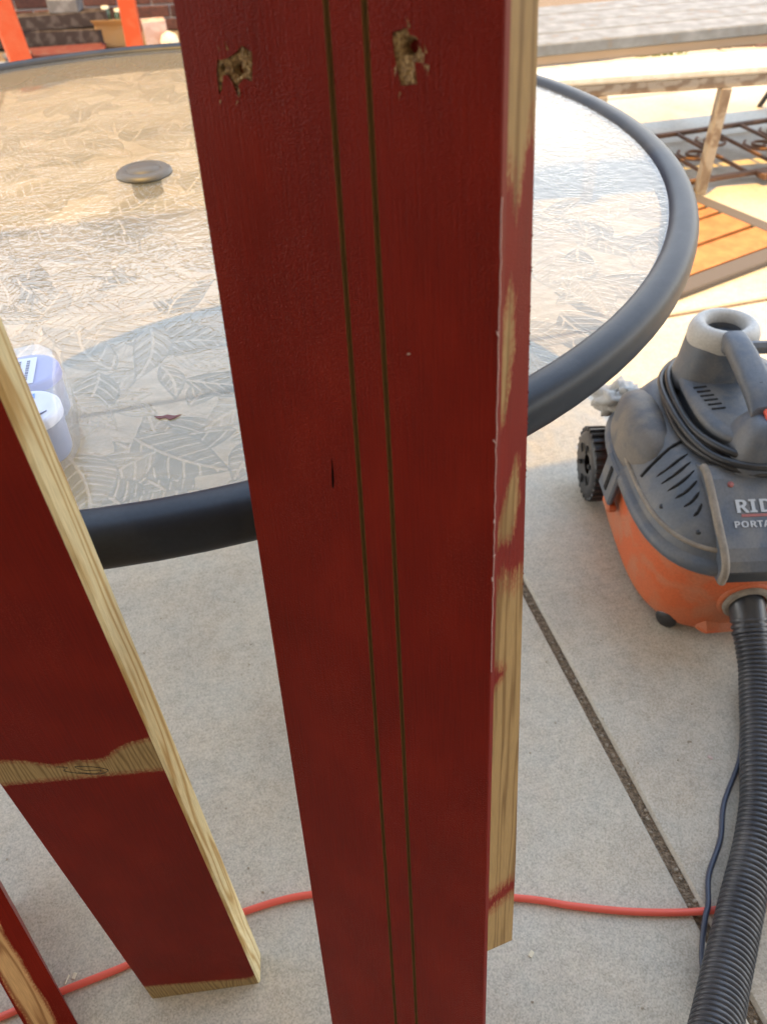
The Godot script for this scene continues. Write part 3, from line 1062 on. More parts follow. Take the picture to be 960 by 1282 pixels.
		for k in 9:
			var i := rng.randi_range(0, e[0].size() - 1)
			var c: Vector2 = e[0][i]
			var d := Vector2(rng.randf_range(-0.0012, 0.0012), rng.randf_range(0.003, 0.008) * (1 if k % 3 else -1))
			var s := Vector2(0.0007, 0)
			var A: Vector3 = F[0] + F[1] * c.x + F[3] * c.y
			var D: Vector3 = F[1] * d.x + F[3] * d.y - F[2] * rng.randf_range(0.0006, 0.0022)
			tri(ss, A - F[1] * s.x + F[2] * 0.001, A + F[1] * s.x + F[2] * 0.001, A + D)
			tri(ss, A - F[1] * s.x * 1.6 + F[2] * 0.002, A + D * 0.8, A + F[1] * s.x * 2.0 + F[2] * 0.0022)
		obj("splinters", done(ss), pale, hole)
	var cs := begin()
	walls(cs, F, slit, 0.0, 0.006)
	panel(cs, F, slit, w, v0, v1, 0.006)
	obj("crack", done(cs), M.slot, o)
	# rest of the front plank: painted edges, back, ends
	var red_mat := mat(red, 0.5, 0.0, 0.2)
	var d := 0.0075
	var bs := begin()
	bs.set_smooth_group(-1)
	var c := func(u: float, v: float, n: float) -> Vector3: return F[0] + F[1] * u + F[3] * v + F[2] * n
	quad(bs, c.call(w - 0.0006, v0, 0), c.call(w - 0.0006, v1, 0), c.call(w, v1, 0.001), c.call(w, v0, 0.001))
	quad(bs, c.call(w, v0, 0.001), c.call(w, v1, 0.001), c.call(w, v1, d), c.call(w, v0, d))
	quad(bs, c.call(0, v0, 0.002), c.call(0, v0, d), c.call(0, v1, d), c.call(0, v1, 0.002))
	quad(bs, c.call(0, v0, d), c.call(w, v0, d), c.call(w, v1, d), c.call(0, v1, d))
	quad(bs, c.call(0.0012, v1, 0), c.call(w, v1, 0), c.call(w, v1, d), c.call(0.0012, v1, d))
	quad(bs, c.call(0.0012, v0, 0), c.call(w, v0, 0), c.call(w, v0, d), c.call(0.0012, v0, d))
	obj("edges", done(bs), red_mat, o)
	# wedge-shaped backing board; its right side is partly stripped of paint
	var vb0 := -0.15
	var vb1 := 0.682
	var T := func(v: float) -> float: return (0.0425 + (v / 1.1842 + 0.016) * 0.0485) * 1.1842
	var S := 1.1842
	var sc := func(a: Array) -> Array:
		var out := []
		for p in a:
			out.append(Vector2(p[0], p[1]) * S)
		return out
	var p2: Array = sc.call([[0.0205, 0.086], [0.010, 0.100], [0.006, 0.120], [0.004, 0.145], [0.012, 0.160], [0.020, 0.150], [0.028, 0.122], [0.027, 0.096]])
	var p3: Array = sc.call([[0.037, 0.176], [0.027, 0.188], [0.013, 0.205], [0.004, 0.217], [0.012, 0.224], [0.022, 0.229], [0.034, 0.233], [0.045, 0.215], [0.043, 0.190]])
	var red2: Array = sc.call([[-0.002, 0.298], [0.008, 0.305], [0.026, 0.3205], [0.013, 0.318], [-0.002, 0.312]])
	var bare2 := func(u: float, v: float) -> float:
		var r: float = u / T.call(v)
		var t := v / S
		var x := u / S
		# top: bare down to a scalloped line
		var line := 0.0363 + 0.022 * sin(clampf((x - 0.004) / 0.036, 0.0, 1.0) * PI) + 0.004 * sin(x * 300.0)
		if t < 0.075:
			return (line - t) * 0.5
		if t < 0.172 and t > 0.075:
			return in_poly(p2, u, v)
		var low := 0.2345 + x * 0.48 + 0.0025 * sin(x * 210.0)
		if t < low:
			return maxf(in_poly(p3, u, v), (t - low) * 0.5)
		var b := (t - low) * 0.5
		if t < 0.33:
			b = minf(b, -in_poly(red2, u, v))
		# thin painted line low down
		var ln := 0.5146 + x * 0.895
		if r < 1.2:
			b = minf(b, absf(t - ln) * 0.8 - 0.0038)
		return b
	var wt := 0.1
	var pics2 := board_pictures(wt, vb0, vb1 + 0.1, 200, 1536, 221, red, lin(0.27, 0.17, 0.068), lin(0.16, 0.09, 0.032), 300.0, bare2, 0.0042)
	var sm := face_mat(pics2, 0.62, 0.06)
	var r0 := w - 0.0022
	var l0 := 0.004
	var ss2 := begin()
	ss2.set_smooth_group(-1)
	for k in 24:
		var a := vb0 + (vb1 - vb0) * k / 24.0
		var b := vb0 + (vb1 - vb0) * (k + 1) / 24.0
		var rows := [0.0, 1.0]
		var uvq := []
		var pq := []
		for e in [[a, 0.0], [b, 0.0], [b, 1.0], [a, 1.0]]:
			var dep: float = (T.call(e[0]) - d) * e[1] + d + 0.0005
			var v: float = e[0]
			if k == 23 and e[1] > 0.5 and v > b - 1e-4:
				v += 0.095
			pq.append(c.call(r0, v, dep))
			uvq.append(Vector2(dep / wt, (v - vb0) / (vb1 + 0.1 - vb0)))
		quad(ss2, pq[0], pq[1], pq[2], pq[3], uvq[0], uvq[1], uvq[2], uvq[3])
	var back := obj("backing_board", done(ss2), sm, o)
	back.set_meta("label", "side of the backing board, partly stripped to bare wood")
	var raw := grained(noise_tex(noise(0.03, 231, 4), 128, [[0.0, lin(0.30, 0.18, 0.07)], [1.0, lin(0.46, 0.31, 0.14)]]), 6.0, null, 1.0, null, 0.0, 0.8)
	var rs := begin()
	rs.set_smooth_group(-1)
	var t0: float = T.call(vb0)
	var t1: float = T.call(vb1)
	var e0 := d + 0.0005
	quad(rs, c.call(l0, vb0, t0), c.call(r0, vb0, t0), c.call(r0, vb1 + 0.095, t1), c.call(l0, vb1 + 0.095, t1))
	quad(rs, c.call(l0, vb1, e0), c.call(r0, vb1, e0), c.call(r0, vb1 + 0.095, t1), c.call(l0, vb1 + 0.095, t1))
	quad(rs, c.call(l0, vb0, e0), c.call(l0, vb1, e0), c.call(l0, vb1 + 0.095, t1), c.call(l0, vb0, t0))
	quad(rs, c.call(l0, vb0, e0), c.call(r0, vb0, e0), c.call(r0, vb0, t0), c.call(l0, vb0, t0))
	quad(rs, c.call(l0, vb0, e0), c.call(r0, vb0, e0), c.call(r0, vb1, e0), c.call(l0, vb1, e0))
	obj("backing_core", done(rs), raw, o)
	# pale fibres and lumps of dried paint along the seam and down the back arris
	var fs := begin()
	var rng2 := RandomNumberGenerator.new()
	rng2.seed = 41
	var run := []
	var vv2 := 0.06
	while vv2 < 0.36:
		run.append(c.call(w + 0.0003 + rng2.randf_range(-0.0003, 0.0003), vv2, 0.0008 + rng2.randf_range(-0.0003, 0.0003)))
		vv2 += 0.006
	add_tube(fs, run, 0.00022, 5)
	for k in 5:
		var q: Vector3 = c.call(w, rng2.randf_range(0.08, 0.35), 0.0005)
		add_tube(fs, [q, q + F[1] * rng2.randf_range(-0.002, 0.002) - F[3] * rng2.randf_range(0.001, 0.004) - F[2] * 0.001], 0.0003, 4)
	obj("fibres", done(fs), mat(lin(0.55, 0.40, 0.36), 0.8), o)
	var ls := begin()
	for k in 34:
		var v := rng2.randf_range(0.08, 0.33)
		var r := rng2.randf_range(0.0002, 0.0007)
		add_box(ls, Vector3(r, r * 2.0, r) * 1.6, r * 0.5, Transform3D(Basis.from_euler(Vector3(rng2.randf(), rng2.randf(), rng2.randf())), c.call(r0, v, T.call(v))))
	for k in 40:
		var r := rng2.randf_range(0.0002, 0.0005)
		add_box(ls, Vector3.ONE * r * 2.0, r * 0.6, Transform3D(Basis(), c.call(rng2.randf_range(0.003, w - 0.003), rng2.randf_range(-0.02, 0.7), 0.0)))
	obj("paint_lumps", done(ls), red_mat, o)
	# one pale nick
	obj("nick", box(Vector3(0.0022, 0.0012, 0.0006), 0.0003), mat(lin(0.4, 0.26, 0.2), 0.8), o, c.call(0.1286, 0.1422, -0.0002))

func plain_board(F: Array, w: float, T: float, v0: float, v1: float, fm: Material, sm: Material, raw: Material, o: Node3D) -> void:
	var c := func(u: float, v: float, n: float) -> Vector3: return F[0] + F[1] * u + F[3] * v + F[2] * n
	var b := 0.0025   # eased arrises
	var fs := begin()
	fs.set_smooth_group(-1)
	var N := 24
	for k in N:
		var a := v0 + (v1 - v0) * k / N
		var e := v0 + (v1 - v0) * (k + 1) / N
		var ta := (a - v0) / (v1 - v0)
		var te := (e - v0) / (v1 - v0)
		quad(fs, c.call(b, a, 0), c.call(b, e, 0), c.call(w - b, e, 0), c.call(w - b, a, 0), Vector2(b / w, ta), Vector2(b / w, te), Vector2(1 - b / w, te), Vector2(1 - b / w, ta))
		quad(fs, c.call(0, a, b), c.call(0, e, b), c.call(b, e, 0), c.call(b, a, 0), Vector2(0, ta), Vector2(0, te), Vector2(b / w, te), Vector2(b / w, ta))
	obj("front_face", done(fs), fm, o)
	var ss := begin()
	ss.set_smooth_group(-1)
	for k in N:
		var a := v0 + (v1 - v0) * k / N
		var e := v0 + (v1 - v0) * (k + 1) / N
		var ta := (a - v0) / (v1 - v0)
		var te := (e - v0) / (v1 - v0)
		quad(ss, c.call(w, a, b), c.call(w, e, b), c.call(w, e, T), c.call(w, a, T), Vector2(b / T, ta), Vector2(b / T, te), Vector2(1, te), Vector2(1, ta))
		quad(ss, c.call(w - b, a, 0), c.call(w - b, e, 0), c.call(w, e, b), c.call(w, a, b), Vector2(0, ta), Vector2(0, te), Vector2(b / T, te), Vector2(b / T, ta))
	obj("side_face", done(ss), sm, o)
	var rs := begin()
	rs.set_smooth_group(-1)
	quad(rs, c.call(0, v0, T), c.call(w, v0, T), c.call(w, v1, T), c.call(0, v1, T))
	quad(rs, c.call(0, v0, b), c.call(0, v1, b), c.call(0, v1, T), c.call(0, v0, T))
	for v in [v0, v1]:
		quad(rs, c.call(b, v, 0), c.call(w - b, v, 0), c.call(w, v, b), c.call(0, v, b))
		quad(rs, c.call(0, v, b), c.call(w, v, b), c.call(w, v, T), c.call(0, v, T))
	obj("back_face", done(rs), raw, o)

func left_board(red: Color) -> void:
	var F := frame_of(Vector3(-0.3409, 0.0227, 0.3508), Vector3(0.9958, -0.024, 0.0881), Vector3(-0.0871, 0.0404, 0.9954), Vector3(0.0274, 0.9989, -0.0381))
	var w := 0.136
	var v0 := -0.12
	var v1 := 1.0775
	var o := thing("painted_board", "dark red painted board with a bare wood band across it, standing upright", "board", F[0] + F[3] * v1)
	F[0] -= o.position
	var bare := func(u: float, v: float) -> float:
		if v > 0.45 and v < 0.66:
			var top := 0.537 + 0.018 * smoothstep(0.0, 0.06, u) - 0.020 * smoothstep(0.082, 0.130, u) + 0.0012 * sin(u * 160.0)
			var bot := 0.578 + u * 0.06
			return minf(v - top, bot - v) * 0.7
		if v > 1.0:
			var ln := 1.033 + u * 0.17 - (0.008 * smoothstep(0.122, 0.136, u))
			return (v - ln) * 0.7
		if u > w - 0.0045:
			return u - (w - 0.0018) + 0.0008 * sin(v * 210.0)
		return -1.0
	var pics := board_pictures(w, v0, v1, 320, 2048, 251, red, lin(0.31, 0.215, 0.095), lin(0.18, 0.115, 0.048), 1500.0, bare, 0.0012)
	var side := func(_u: float, _v: float) -> float: return 1.0
	var pics2 := board_pictures(0.034, v0, v1, 96, 1536, 261, red, lin(0.66, 0.56, 0.32), lin(0.44, 0.29, 0.115), 330.0, side)
	var raw := grained(noise_tex(noise(0.03, 271, 4), 128, [[0.0, lin(0.34, 0.22, 0.09)], [1.0, lin(0.5, 0.38, 0.2)]]), 6.0, null, 1.0, null, 0.0, 0.8)
	plain_board(F, w, 0.034, v0, v1, face_mat(pics, 0.52, 0.04), face_mat(pics2, 0.7, 0.06), raw, o)
	# pencilled squiggle on the bare band
	var c := func(u: float, v: float) -> Vector3: return F[0] + F[1] * u + F[3] * v - F[2] * 0.0002
	var pts := []
	for p in [[0.052, 0.560], [0.060, 0.563], [0.056, 0.567], [0.068, 0.574], [0.082, 0.578], [0.090, 0.574], [0.080, 0.567], [0.066, 0.563], [0.072, 0.570], [0.084, 0.573], [0.078, 0.577], [0.066, 0.571]]:
		pts.append(c.call(p[0], p[1]))
	obj("pencil_mark", tube(smooth_path(pts, 5), 0.00028, 4), mat(lin(0.06, 0.05, 0.04), 0.8), o)

func corner_board(red: Color) -> void:
	# runs up and away out of the frame at the lower left, resting on its foot
	var down := Vector3(-0.0384, -0.7308, 0.6815)
	var right := Vector3(0.9993, -0.0281, 0.0262)
	var look := Vector3(0, -0.682, -0.7314)
	var axis := (right * 0.49 + down * 0.87).normalized()          # towards the foot
	var u := (right * 0.87 - down * 0.49).normalized()
	var foot_px := V(-0.411, 0.0, 0.233)
	var us := (u * 0.85 + look * 0.527).normalized()       # across the narrow side
	var wide := (-u * 0.527 + look * 0.85).normalized()    # across the wide face
	var o := thing("corner_board", "dark red board with a stripped strip along its narrow side, leaning over the orange cord", "board", foot_px)
	var T := 0.046
	var w := 0.14
	var L := 0.80
	# frame: wide face across wf, side across us
	var bareside := func(x: float, v: float) -> float:
		var e := 0.0008 * sin(v * 37.0) + 0.0005 * sin(v * 97.0)
		return minf(x - 0.002 - e, 0.029 + e * 1.2 - x)
	var pics := board_pictures(T, 0.0, L, 110, 1536, 281, red, lin(0.50, 0.29, 0.12), lin(0.27, 0.13, 0.05), 620.0, bareside, 0.001)
	var none := func(_u: float, _v: float) -> float: return -1.0
	var pics2 := board_pictures(w, 0.0, L, 200, 800, 291, red, red, red, 100.0, none)
	var K := Vector3.ZERO
	var c := func(a: float, b: float, v: float) -> Vector3: return K + us * a + wide * b - axis * (L - v)
	var st := begin()
	st.set_smooth_group(-1)
	var s2 := begin()
	s2.set_smooth_group(-1)
	for k in 20:
		var a := L * k / 20.0
		var b := L * (k + 1) / 20.0
		quad(st, c.call(0, 0, a), c.call(0, 0, b), c.call(T, 0, b), c.call(T, 0, a), Vector2(0, a / L), Vector2(0, b / L), Vector2(1, b / L), Vector2(1, a / L))
		quad(s2, c.call(0, 0, a), c.call(0, 0, b), c.call(0, w, b), c.call(0, w, a), Vector2(0, a / L), Vector2(0, b / L), Vector2(1, b / L), Vector2(1, a / L))
	obj("side_face", done(st), face_mat(pics, 0.55, 0.05), o)
	obj("wide_face", done(s2), face_mat(pics2, 0.5, 0.04), o)
	var rs := begin()
	rs.set_smooth_group(-1)
	quad(rs, c.call(T, 0, 0), c.call(T, 0, L), c.call(T, w, L), c.call(T, w, 0))
	quad(rs, c.call(0, w, 0), c.call(0, w, L), c.call(T, w, L), c.call(T, w, 0))
	for v in [0.0, L]:
		quad(rs, c.call(0, 0, v), c.call(T, 0, v), c.call(T, w, v), c.call(0, w, v))
	obj("back_face", done(rs), mat(red, 0.5), o)

# ---------------------------------------------------------------- shop vacuum
func se_ring(h: float, hw: float, front: float, rear: float, n := 56, e := 0.62, cx := 0.0) -> Array:
	var ring := []
	var fc := (front + rear) * 0.5
	var hd := (rear - front) * 0.5
	for i in n:
		var a := TAU * i / n
		var c := cos(a)
		var s := sin(a)
		ring.append(Vector3(cx + signf(c) * pow(absf(c), e) * hw, h, -(fc + signf(s) * pow(absf(s), e) * hd - 1.05)))
	return ring

var lid_levels := [
	[0.170, 0.172, 0.822, 1.282, 0.0], [0.167, 0.179, 0.815, 1.289, 0.0], [0.172, 0.183, 0.812, 1.292, 0.0], [0.181, 0.183, 0.812, 1.291, 0.0], [0.188, 0.178, 0.817, 1.288, 0.0],
	[0.190, 0.172, 0.824, 1.283, 0.0], [0.192, 0.170, 0.827, 1.281, 0.0], [0.206, 0.167, 0.833, 1.278, 0.0], [0.222, 0.159, 0.846, 1.272, 0.0], [0.240, 0.148, 0.872, 1.264, 0.002],
	[0.256, 0.136, 0.902, 1.256, 0.004], [0.268, 0.126, 0.928, 1.25, 0.006], [0.274, 0.112, 0.95, 1.24, 0.008], [0.276, 0.10, 0.965, 1.235, 0.008]]

func on_lid(x: float, f: float) -> Vector3:
	# height of the lid above the floor point (x, f), in the vacuum's own axes
	var best := 0.16
	for k in range(5, lid_levels.size() - 1):
		for s in 8:
			var t := s / 8.0
			var A: Array = lid_levels[k]
			var B: Array = lid_levels[k + 1]
			var h: float = lerpf(A[0], B[0], t)
			var hw: float = lerpf(A[1], B[1], t)
			var fr: float = lerpf(A[2], B[2], t)
			var re: float = lerpf(A[3], B[3], t)
			var dx := absf(x - lerpf(A[4], B[4], t)) / hw
			var df := absf(f - (fr + re) * 0.5) / ((re - fr) * 0.5)
			if pow(dx, 1.0 / 0.62 * 2.0) + pow(df, 1.0 / 0.62 * 2.0) <= 1.0:
				best = maxf(best, h)
	return Vector3(x, best, -(f - 1.05))

func build_vacuum() -> void:
	var o := thing("shop_vacuum", "dusty grey and orange portable shop vacuum with a wrapped cord on the concrete", "vacuum", V(0.60, 0, 1.05))
	var L := func(x: float, h: float, f: float) -> Vector3: return Vector3(x - 0.60, h, -(f - 1.05))
	# tank
	var st := begin()
	add_skin(st, [se_ring(0.018, 0.12, 0.875, 1.24), se_ring(0.016, 0.152, 0.842, 1.266), se_ring(0.020, 0.160, 0.832, 1.275), se_ring(0.03, 0.1635, 0.8285, 1.278), se_ring(0.10, 0.167, 0.825, 1.281), se_ring(0.172, 0.170, 0.822, 1.283)])
	var tank := obj("tank", done(st), M.orange, o)
	# moulded feet along the lower edge of the tank
	for p in [[0.560, 0.838, 0.06]]:
		obj("moulded_foot", box(Vector3(0.075, 0.032, 0.036), 0.013), M.orange, tank, L.call(p[0], 0.030, p[1])).rotation.y = p[2]
	for p in [[0.489, 0.868], [0.711, 0.868]]:
		var cw := obj("castor", lathe([Vector2(0, -0.014), Vector2(0.016, -0.014), Vector2(0.019, -0.01), Vector2(0.019, 0.01), Vector2(0.016, 0.014), Vector2(0, 0.014)], 18, Transform3D(Basis.from_euler(Vector3(0, 0.5, PI / 2)), Vector3.ZERO)), M.black, o, L.call(p[0], 0.0192, p[1]))
		cw.rotation.y = 0.3
	# big rear wheels with ribbed tread
	for s in [-1.0, 1.0]:
		var hx: Vector3 = L.call(0.60 + s * 0.171, 0.078, 1.215)
		var wh := obj("wheel", lathe([Vector2(0.020, -0.020), Vector2(0.056, -0.022), Vector2(0.064, -0.020), Vector2(0.070, -0.014), Vector2(0.070, 0.014), Vector2(0.064, 0.020), Vector2(0.056, 0.022), Vector2(0.020, 0.016)], 40, Transform3D(Basis.from_euler(Vector3(0, 0, PI / 2)), Vector3.ZERO)), M.black, o, hx)
		var ts := begin()
		for k in 26:
			var a := TAU * k / 26.0
			add_box(ts, Vector3(0.037, 0.009, 0.0085), 0.0015, Transform3D(Basis.from_euler(Vector3(a, 0, 0)), Vector3(0, cos(a) * 0.0715, sin(a) * 0.0715)))
		obj("tread", done(ts), M.black, wh)
		var hs := begin()
		add_lathe(hs, [Vector2(0, 0.026), Vector2(0.012, 0.026), Vector2(0.016, 0.02), Vector2(0.05, 0.0215), Vector2(0.055, 0.0225)], 32, Transform3D(Basis.from_euler(Vector3(0, 0, -s * -PI / 2)), Vector3.ZERO))
		obj("hubcap", done(hs), M.dust, wh)
		for k in 6:
			var a := TAU * k / 6.0
			obj("hub_slot", box(Vector3(0.003, 0.018, 0.009), 0.001, Transform3D(Basis.from_euler(Vector3(a, 0, 0)), Vector3(s * 0.0222, cos(a) * 0.036, sin(a) * 0.036))), M.slot, wh)
	# lid
	var rings := []
	for l in lid_levels:
		rings.append(se_ring(l[0], l[1], l[2], l[3], 56, 0.62, l[4]))
	st = begin()
	add_skin(st, rings)
	var lid := obj("lid", done(st), M.grey, o)
	# dusty raised seam round the shoulder
	var seam := se_ring(0.2055, 0.1665, 0.8345, 1.2775, 56, 0.62)
	seam.append(seam[0])
	obj("shoulder_seam", tube(seam, 0.0042, 8, false), M.dust, lid)
	# latch at the left, with an orange tab
	var la := obj("latch", box(Vector3(0.012, 0.075, 0.07), 0.004), M.grey, o, L.call(0.418, 0.150, 1.085))
	la.rotation.z = -0.12
	obj("latch_slot", box(Vector3(0.004, 0.05, 0.012), 0.001), M.slot, la, Vector3(-0.0062, 0.004, 0.004))
	obj("latch_tab", box(Vector3(0.018, 0.016, 0.04), 0.004), M.orange, o, L.call(0.420, 0.102, 1.07))
	# dusty humped side cover on the left shoulder with six slots, black bars for their shade
	var cov := []
	for l in [[0.190, 1.05], [0.228, 1.0], [0.250, 0.93], [0.263, 0.80], [0.271, 0.58], [0.275, 0.3], [0.276, 0.1]]:
		var ring := []
		for i in 36:
			var a := TAU * i / 36.0
			ring.append(Vector3(signf(cos(a)) * pow(absf(cos(a)), 0.8) * 0.046 * l[1], l[0] - 0.02 * sin(a) * 0.0, -sin(a) * 0.105 * l[1]))
		cov.append(ring)
	st = begin()
	add_skin(st, cov)
	obj("side_cover", done(st), M.hump, o, Vector3(0.474 - 0.60, 0.0, -(1.118 - 1.05)))
	for k in 6:
		var f := 0.985 - k * 0.0185
		var x0: float = [0.455, 0.458, 0.463, 0.470, 0.478, 0.488][k]
		var x1: float = [0.503, 0.503, 0.503, 0.503, 0.503, 0.503][k]
		var pts := []
		for i in 9:
			var t := i / 8.0
			var x := lerpf(x0, x1, t)
			pts.append(on_lid(x - 0.60, f + 0.014 * t - 0.004 * sin(t * PI)) + Vector3(0, 0.0005, 0))
		obj("vent_slot", tube(pts, [0.001, 0.0022, 0.0026, 0.0028, 0.0028, 0.0028, 0.0026, 0.0022, 0.001], 6), M.slot, lid)
	# raised front panel with a black strip for its shaded lower face
	var prof := [Vector2(0.985, 0.268), Vector2(0.955, 0.282), Vector2(0.93, 0.276), Vector2(0.85, 0.232), Vector2(0.830, 0.221), Vector2(0.815, 0.207), Vector2(0.808, 0.190), Vector2(0.809, 0.168), Vector2(0.85, 0.166), Vector2(0.985, 0.2)]
	var pr := []
	for e in [0.0, 0.004, 0.20, 0.204]:
		var ring := []
		for p in prof:
			var sh: float = 0.003 if e == 0.0 or e > 0.203 else 0.0
			ring.append(L.call(0.508 + e + (0.985 - p.x) * (0.05 if e < 0.1 else 0.0), p.y - sh, p.x + sh))
		pr.append(ring)
	st = begin()
	add_skin(st, pr, true, true, -1)
	var fp := obj("front_panel", done(st), M.grey, o)
	var dk := begin()
	add_box(dk, Vector3(0.186, 0.022, 0.004), 0.0015, Transform3D(Basis(), L.call(0.614, 0.179, 0.8085)))
	obj("shade_strip", done(dk), M.black, fp)
	var ribp := []
	for p in [[0.955, 0.282], [0.93, 0.2765], [0.85, 0.2325], [0.829, 0.221], [0.813, 0.207], [0.806, 0.190], [0.807, 0.170]]:
		ribp.append(L.call(0.511 + (0.985 - p[0]) * 0.05, p[1], p[0]))
	obj("panel_rib", tube(smooth_path(ribp, 4), 0.0065, 8), M.dust, fp)
	# printed words on the sloping panel
	var slope := atan2(0.276 - 0.232, 0.93 - 0.85)
	var bas := Basis.from_euler(Vector3(-PI / 2 + slope, 0, 0))
	word("RIDGID", 0.030, bas, L.call(0.5455, 0.2545, 0.888), M.print_white, fp, 1.2)
	word("PORTABLE VAC", 0.0145, bas, L.call(0.540, 0.2402, 0.8625), M.print_white, fp, 1.25)
	var bar := obj("red_line", box(Vector3(0.11, 0.0006, 0.0045), 0.0), M.print_red, fp, L.call(0.610, 0.2467, 0.8755))
	bar.rotation.x = slope
	var bdg := obj("red_badge", lathe([Vector2(0.005, -0.0006), Vector2(0.005, 0.0005), Vector2(0, 0.0007)], 16), M.print_red, fp, L.call(0.547, 0.2720, 0.921))
	bdg.rotation.x = slope
	# black line painting the shaded step over the vents, and screws let into the lid
	var arc := []
	for k in 9:
		var q := k / 8.0
		arc.append(on_lid(lerpf(0.440, 0.505, q) - 0.60, 1.008 + 0.022 * q) + Vector3(0, 0.001, 0))
	obj("step_shade", tube(arc, 0.0032, 6), M.slot, lid)
	for p in [[0.492, 0.868], [0.452, 0.930], [0.520, 0.95]]:
		var scr := obj("screw_head", lathe([Vector2(0.0042, -0.003), Vector2(0.0042, 0.0006), Vector2(0.003, 0.0012), Vector2(0, 0.0006)], 12), M.black, lid, on_lid(p[0] - 0.60, p[1]))
		scr.rotation.x = 0.4
	# motor head
	st = begin()
	add_skin(st, [se_ring(0.262, 0.110, 0.945, 1.245, 48, 0.7, 0.018), se_ring(0.272, 0.094, 0.962, 1.236, 48, 0.7, 0.018), se_ring(0.300, 0.090, 0.968, 1.235, 48, 0.7, 0.018), se_ring(0.312, 0.096, 0.962, 1.238, 48, 0.7, 0.018), se_ring(0.320, 0.092, 0.968, 1.234, 48, 0.7, 0.018), se_ring(0.323, 0.078, 0.985, 1.22, 48, 0.7, 0.018)])
	var head := obj("motor_head", done(st), M.grey, o)
	for k in 6:
		obj("vent_slot", box(Vector3(0.024, 0.0016, 0.0042), 0.0007, Transform3D(Basis.from_euler(Vector3(0, 0.12, 0)), L.call(0.548 + k * 0.0022, 0.3238, 1.115 - k * 0.0125))), M.slot, head)  # black bars in place of shaded openings
	# exhaust tower carrying the pale ring
	st = begin()
	add_skin(st, [ellipse_ring(0.30, 0.072, 0.052, 0.006), ellipse_ring(0.34, 0.062, 0.050, 0.002), ellipse_ring(0.376, 0.057, 0.050, 0.0), ellipse_ring(0.384, 0.052, 0.048, 0.0)])
	var tw := obj("exhaust_tower", done(st), M.grey, o, L.call(0.592, 0.0, 1.178))
	var rp := [Vector2(0.030, 0.300), Vector2(0.031, 0.398), Vector2(0.034, 0.409), Vector2(0.041, 0.4145), Vector2(0.050, 0.4125), Vector2(0.056, 0.406), Vector2(0.0595, 0.396), Vector2(0.060, 0.382), Vector2(0.058, 0.376)]
	obj("exhaust_ring", lathe(rp, 44, Transform3D(Basis.from_scale(Vector3(1, 1, 0.9)), Vector3.ZERO)), M.white_plastic, tw)
	obj("bore", lathe([Vector2(0.0298, 0.395), Vector2(0.0298, 0.335), Vector2(0, 0.335)], 36, Transform3D(Basis.from_scale(Vector3(1, 1, 0.9)), Vector3.ZERO)), M.grey, tw)
	# carry handle from the ring down to the switch housing
	var hp := smooth_path([L.call(0.588, 0.404, 1.128), L.call(0.590, 0.401, 1.10), L.call(0.596, 0.387, 1.055), L.call(0.602, 0.370, 1.012), L.call(0.606, 0.353, 0.985)], 5)
	var hr := []
	for i in hp.size():
		var t := float(i) / (hp.size() - 1)
		var p: Vector3 = hp[i]
		var w := lerpf(0.020, 0.027, t)
		var ring := []
		for k in 16:
			var a := TAU * k / 16.0
			var c := cos(a)
			var s := sin(a)
			ring.append(p + Vector3(signf(c) * pow(absf(c), 0.6) * w, signf(s) * pow(absf(s), 0.6) * 0.016, signf(s) * pow(absf(s), 0.6) * -0.006))
		hr.append(ring)
	st = begin()
	add_skin(st, hr)
	var hd := obj("handle", done(st), M.grey, o)
	obj("handle_screw", lathe([Vector2(0.004, -0.004), Vector2(0.004, 0.0004), Vector2(0, 0.0006)], 12), M.slot, hd, L.call(0.600, 0.3895, 1.030))
	st = begin()
	add_box(st, Vector3(0.105, 0.022, 0.018), 0.006, Transform3D(Basis(), L.call(0.62, 0.396, 1.118)))
	obj("handle_yoke", done(st), M.grey, hd)
	var sw := []
	for l in [[0.27, 0.062, 0.052], [0.31, 0.052, 0.048], [0.336, 0.042, 0.04], [0.352, 0.032, 0.03], [0.357, 0.02, 0.02]]:
		var ring := []
		for k in 24:
			var a := TAU * k / 24.0
			var c := cos(a)
			var s := sin(a)
			ring.append(L.call(0.608, l[0], 0.980) + Vector3(signf(c) * pow(absf(c), 0.6) * l[1], 0, signf(s) * pow(absf(s), 0.6) * l[2]))
		sw.append(ring)
	st = begin()
	add_skin(st, sw)
	var sh := obj("switch_housing", done(st), M.grey, o)
	var rk := obj("rocker_switch", box(Vector3(0.020, 0.010, 0.026), 0.003), M.red_switch, sh, L.call(0.607, 0.3595, 0.978))
	rk.rotation.x = 0.3
	# cord wound five times round the neck
	st = begin()
	for k in 5:
		var e := [[0.2815, 0.104, 0.946, 1.247], [0.2815, 0.116, 0.934, 1.258], [0.292, 0.108, 0.940, 1.252], [0.295, 0.119, 0.930, 1.262], [0.303, 0.110, 0.940, 1.252]][k] as Array
		var ring := se_ring(e[0], e[1], e[2], e[3], 48, 0.8, 0.018)
		for i in ring.size():
			ring[i] += Vector3(0, 0.0025 * sin(i * 0.6 + k * 2.0), 0) + Vector3(0.002 * sin(i * 0.37 + k), 0, 0.002 * cos(i * 0.29 + k * 3.0))
		ring.append(ring[0])
		add_tube(st, ring, 0.0062, 8, false)
	obj("wound_cord", done(st), M.black, o)
	# hose port on the tank front
	var port := begin()
	var px := Transform3D(Basis.from_euler(Vector3(PI / 2 + 0.08, 0, 0)), L.call(0.586, 0.100, 0.832))
	add_lathe(port, [Vector2(0.047, -0.02), Vector2(0.047, 0.004), Vector2(0.043, 0.008), Vector2(0.036, 0.008), Vector2(0.034, 0.002)], 36, px)
	obj("port_collar", done(port), M.orange, tank)
	var ringm := begin()
